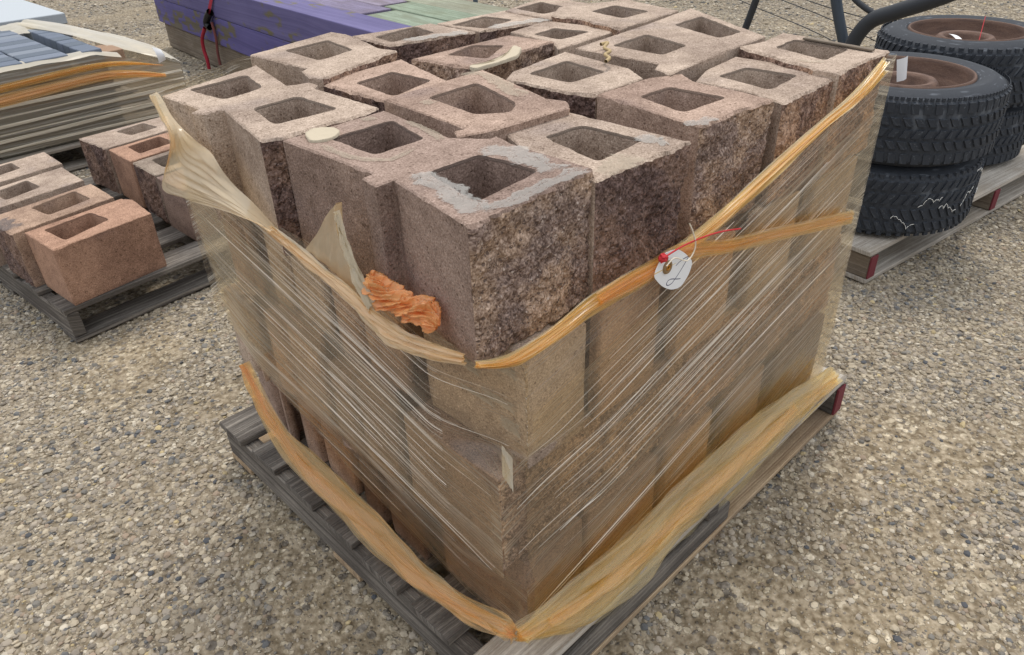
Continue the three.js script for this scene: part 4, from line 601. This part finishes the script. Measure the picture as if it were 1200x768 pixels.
function lugs(kind) { // tread lugs standing on the casing
  const geos = [], { R } = T, h = T.W / 2, add = (a0, a1, b0, b1, y0, y1, up = R) => { // a0..a1 at y0, b0..b1 at y1
    const P = [], dn = R - 0.014, q = 0.12; const pt = (a, y, r) => [r * Math.cos(a), y, r * Math.sin(a)];
    const am = (a1 - a0) * q, bm = (b1 - b0) * q, ym = (y1 - y0) * q, c = [pt(a0, y0, dn), pt(a1, y0, dn), pt(b1, y1, dn), pt(b0, y1, dn), pt(a0 + am, y0 + ym, up), pt(a1 - am, y0 + ym, up), pt(b1 - bm, y1 - ym, up), pt(b0 + bm, y1 - ym, up)];
    for (const f of [[4, 5, 6, 7], [0, 1, 5, 4], [1, 2, 6, 5], [2, 3, 7, 6], [3, 0, 4, 7]]) for (const i of [f[0], f[2], f[1], f[0], f[3], f[2]]) P.push(...c[i]);
    const g = geoOf(P, new Array(P.length / 3 * 2).fill(0.1).map((v, i) => v + (i % 7) * 0.03 + a0)); const n = g.attributes.normal; const m = V(P[0], 0, P[2]); if (n.getX(0) * m.x + n.getZ(0) * m.z < 0) { for (let i = 0; i < P.length; i += 9) for (let k = 0; k < 3; k++) { const tmp = P[i + 3 + k]; P[i + 3 + k] = P[i + 6 + k]; P[i + 6 + k] = tmp; } g.setAttribute('position', new THREE.Float32BufferAttribute(P, 3)); g.computeVertexNormals(); } geos.push(g);
  };
  const n = kind === 'chevron' ? 62 : 58, d = Math.PI * 2 / n;
  for (let k = 0; k < n; k++) {
    const a = k * d;
    if (kind === 'chevron') {
      add(a, a + d * 0.72, a + d * 0.5, a + d * 1.2, -h + 0.03, -0.052); add(a + d * 0.55, a + d * 1.25, a + d * 1.2, a + d * 1.9, -0.048, -0.004); add(a + d * 1.2, a + d * 1.9, a + d * 0.55, a + d * 1.25, 0.004, 0.048); add(a + d * 0.5, a + d * 1.2, a, a + d * 0.72, 0.052, h - 0.03);
      add(a, a + d * 0.6, a, a + d * 0.6, h - 0.032, h - 0.012, R - 0.008); add(a, a + d * 0.6, a, a + d * 0.6, -h + 0.012, -h + 0.032, R - 0.008);
    } else {
      add(a, a + d * 0.8, a + d * 0.1, a + d * 0.9, h - 0.062, h - 0.022, R - 0.003); add(a + d * 0.2, a + d * 0.95, a + d * 0.55, a + d * 1.35, 0.022, 0.052); add(a + d * 0.55, a + d * 1.35, a + d * 0.2, a + d * 0.95, -0.015, 0.017); add(a + d * 0.2, a + d * 0.95, a + d * 0.6, a + d * 1.4, -0.052, -0.02); add(a, a + d * 0.8, a + d * 0.1, a + d * 0.9, -h + 0.022, -h + 0.062, R - 0.003);
      for (const q of [0, 0.5]) add(a + d * q, a + d * (q + 0.36), a + d * q, a + d * (q + 0.36), h - 0.021, h - 0.009, R - 0.011);
    }
  }
  return mergeGeometries(geos);
}
const chevronLugs = lugs('chevron'), blockLugs = lugs('block');
const rimGeo = (() => { const h = T.W / 2, r = T.rim, p = [[r + 0.006, h - 0.01], [r + 0.003, h - 0.003], [r - 0.004, h - 0.004], [r - 0.008, h - 0.018], [r - 0.012, h - 0.05], [r - 0.03, h - 0.062], [r - 0.034, h - 0.085], [r - 0.04, h - 0.09]]; return new THREE.LatheGeometry(p.map(([a, b]) => new THREE.Vector2(a, b)), 72); })();
const hubGeo = (() => { const h = T.W / 2, p = [[0.118, h - 0.09], [0.114, h - 0.07], [0.107, h - 0.04], [0.096, h - 0.028], [0.08, h - 0.03], [0.071, h - 0.042], [0.066, h - 0.07], [0.034, h - 0.074], [0.033, h - 0.12]]; return new THREE.LatheGeometry(p.map(([a, b]) => new THREE.Vector2(a, b)), 64); })();
const discGeo = (() => {
  const s = new THREE.Shape(); s.absarc(0, 0, 0.169, 0, Math.PI * 2); const c = new THREE.Path(); c.absarc(0, 0, 0.112, 0, Math.PI * 2, true); s.holes.push(c);
  for (let k = 0; k < 12; k++) { const a = k / 12 * Math.PI * 2 + 0.2, e = new THREE.Path(); e.absellipse(0.146 * Math.cos(a), 0.146 * Math.sin(a), 0.006, 0.013, 0, Math.PI * 2, true, a); s.holes.push(e); }
  const g = new THREE.ExtrudeGeometry(s, { depth: 0.004, bevelEnabled: false, curveSegments: 48 }); g.rotateX(-Math.PI / 2); g.translate(0, T.W / 2 - 0.091, 0); return g;
})();
function wheel(label, x, y, z, turn, kind, scale = 1) {
  const t = thing('car_wheel', label, 'wheel', [x, y, z], turn, 'used wheels stacked on the right pallet'); t.scale.setScalar(scale);
  const up = T.W / 2, put = (n, g, m) => { const q = part(n, g, m, t); q.position.y = up; return q; };
  put('tyre', casingGeo, rubber); stuff(put('tread', kind === 'chevron' ? chevronLugs : blockLugs, rubber)); const r = put('rim', rimGeo, rust); part('hub', hubGeo, rust, r); part('disc', discGeo, rust, r); return t;
}
const low1 = wheel('chalk marked lower wheel of the nearer stack on the right', 2.24, 0.121, -0.34, 0.3, 'chevron');
const up1 = wheel('rusty rimmed upper wheel of the nearer stack on the right', 2.25, 0.362, -0.335, 0, 'block', 1.02);
wheel('lower wheel of the farther stack at the right edge', 3.02, 0.121, -0.4, 0.7, 'block');
const up2 = wheel('rusty rimmed upper wheel of the farther stack at the right edge', 3.02, 0.362, -0.4, 0.4, 'chevron', 1.04);
{ // chalk squiggles on the lower wheel's tread
  const R = rngOf(6), list = []; let a = 1.35; const base = 0.121 + T.W / 2;
  const on = (ang, y) => [(T.R + 0.001) * Math.cos(ang), y, (T.R + 0.001) * Math.sin(ang)];
  for (let k = 0; k < 6; k++) { // broken chalk line wandering over the lugs
    let y = (R() - 0.5) * 0.12, b = a, dir = R() < 0.5 ? -1 : 1; for (let i = 0; i < 7; i++) { const b2 = b + 0.02 + R() * 0.03, y2 = clamp(y + dir * (0.004 + R() * 0.016), -0.095, 0.095); list.push(tube([on(b, y), on((b + b2) / 2, (y + y2) / 2 + 0.003), on(b2 - 0.006, y2 - dir * 0.003)], 0.001, 8, 5)); b = b2; y = y2; if (R() < 0.35) dir = -dir; } a += 0.24;
  }
  const m = part('chalk_mark', mergeGeometries(list), chalk, low1); m.position.y = T.W / 2; m.rotation.y = -0.1;
}
{ const t = thing('lot_tag', 'white paper tag standing in the hub of the nearer rusty rim', 'tag', [[2.396, 0.55, -0.395]][0]), o = t.position; const c = [[2.043, 0.682, -0.3], [2.13, 0.679, -0.3], [2.165, 0.6, -0.3], [2.088, 0.604, -0.3]].map((v) => [v[0] - o.x, v[1] - o.y, v[2] - o.z]); part('card', sheet((s, u) => { const q = (i, k) => lerp(lerp(c[0][k], c[1][k], s), lerp(c[3][k], c[2][k], s), u); return V(q(0, 0), q(0, 1), q(0, 2) + 0.006 * Math.sin(s * 3)); }, 8, 8), paper, t); part('string', tube([[-0.03, -0.04, 0.0], [-0.035, 0, 0], [-0.04, 0.03, 0.004]], 0.0015, 8, 5), std({ color: 0xb03038 }), t); }
{ const t = thing('lot_tag', 'white paper tag lying on the rim of the farther wheel', 'tag', [[2.91, 0.585, -0.406]][0]), o = t.position, c = [[2.998, 0.585, -0.475], [2.991, 0.585, -0.457], [2.844, 0.585, -0.342], [2.829, 0.585, -0.362]]; part('card', sheet((s, u) => V(lerp(lerp(c[0][0], c[1][0], s), lerp(c[3][0], c[2][0], s), u) - o.x, 0.012 * Math.sin(u * 3), lerp(lerp(c[0][2], c[1][2], s), lerp(c[3][2], c[2][2], s), u) - o.z), 6, 8), paper, t); part('string', tube([[3.155, 0.6, -0.386], [2.952, 0.6, -0.33], [2.768, 0.6, -0.279]].map((v, i) => [v[0] - o.x, 0.05 - i * 0.03, v[2] - o.z]), 0.0015, 8, 5), std({ color: 0xb03038 }), t); }

// ------------------------------------------------------------------ tubular frame and post behind
{
  const steel = std({ color: 0x47505a, roughness: 0.5, metalness: 0.5 }), dull = std({ color: 0x3a3d42, roughness: 0.6, metalness: 0.4 }), t = thing('tube_frame', 'dark tubular steel frame strung with thin wires behind the stack', 'metal frame');
  part('upright', tube([[4.9, 0.694, -1.889], [4.9, 0.336, -1.792], [4.9, -0.014, -1.647]], 0.036, 20, 12), steel, t); part('leg', tube([[4.9, 0.622, -2.316], [4.9, 0.282, -2.389], [4.9, -0.015, -2.472]], 0.026, 20, 10), dull, t);
  part('bent_tube', tube([[4.8, 0.01, -1.605], [4.8, 0.16, -1.555], [4.8, 0.253, -1.485], [4.8, 0.319, -1.347], [4.8, 0.39, -1.182], [4.8, 0.466, -1.028], [4.8, 0.591, -0.831]], 0.05, 40, 12), dull, t); part('brace', tube([[4.85, 0.481, -1.769], [4.85, 0.356, -1.638], [4.85, 0.268, -1.465]], 0.02, 12, 8), dull, t);
  for (const p of [[[4.92, 0.405, -3.055], [4.92, 0.227, -2.385], [4.92, 0.13, -1.979], [4.92, 0.021, -1.615]], [[4.92, 0.423, -2.464], [4.92, 0.313, -2.014], [4.92, 0.236, -1.568], [4.92, 0.201, -1.313]], [[4.92, 0.385, -2.672], [4.92, 0.296, -2.199], [4.92, 0.201, -1.798], [4.92, 0.097, -1.456]]]) part('wire', tube(p, 0.0035, 24, 5), dull, t);
  const q = thing('metal_post', 'thin blue grey post standing behind the far edge of the stack', 'post'); part('post', tube([[4.25, 0.565, -4.717], [4.25, 0.158, -4.742], [4.25, -0.013, -4.746]], 0.022, 8, 10), std({ color: 0x53606c, roughness: 0.6, metalness: 0.3 }), q);
}
renderer.render(scene, camera);
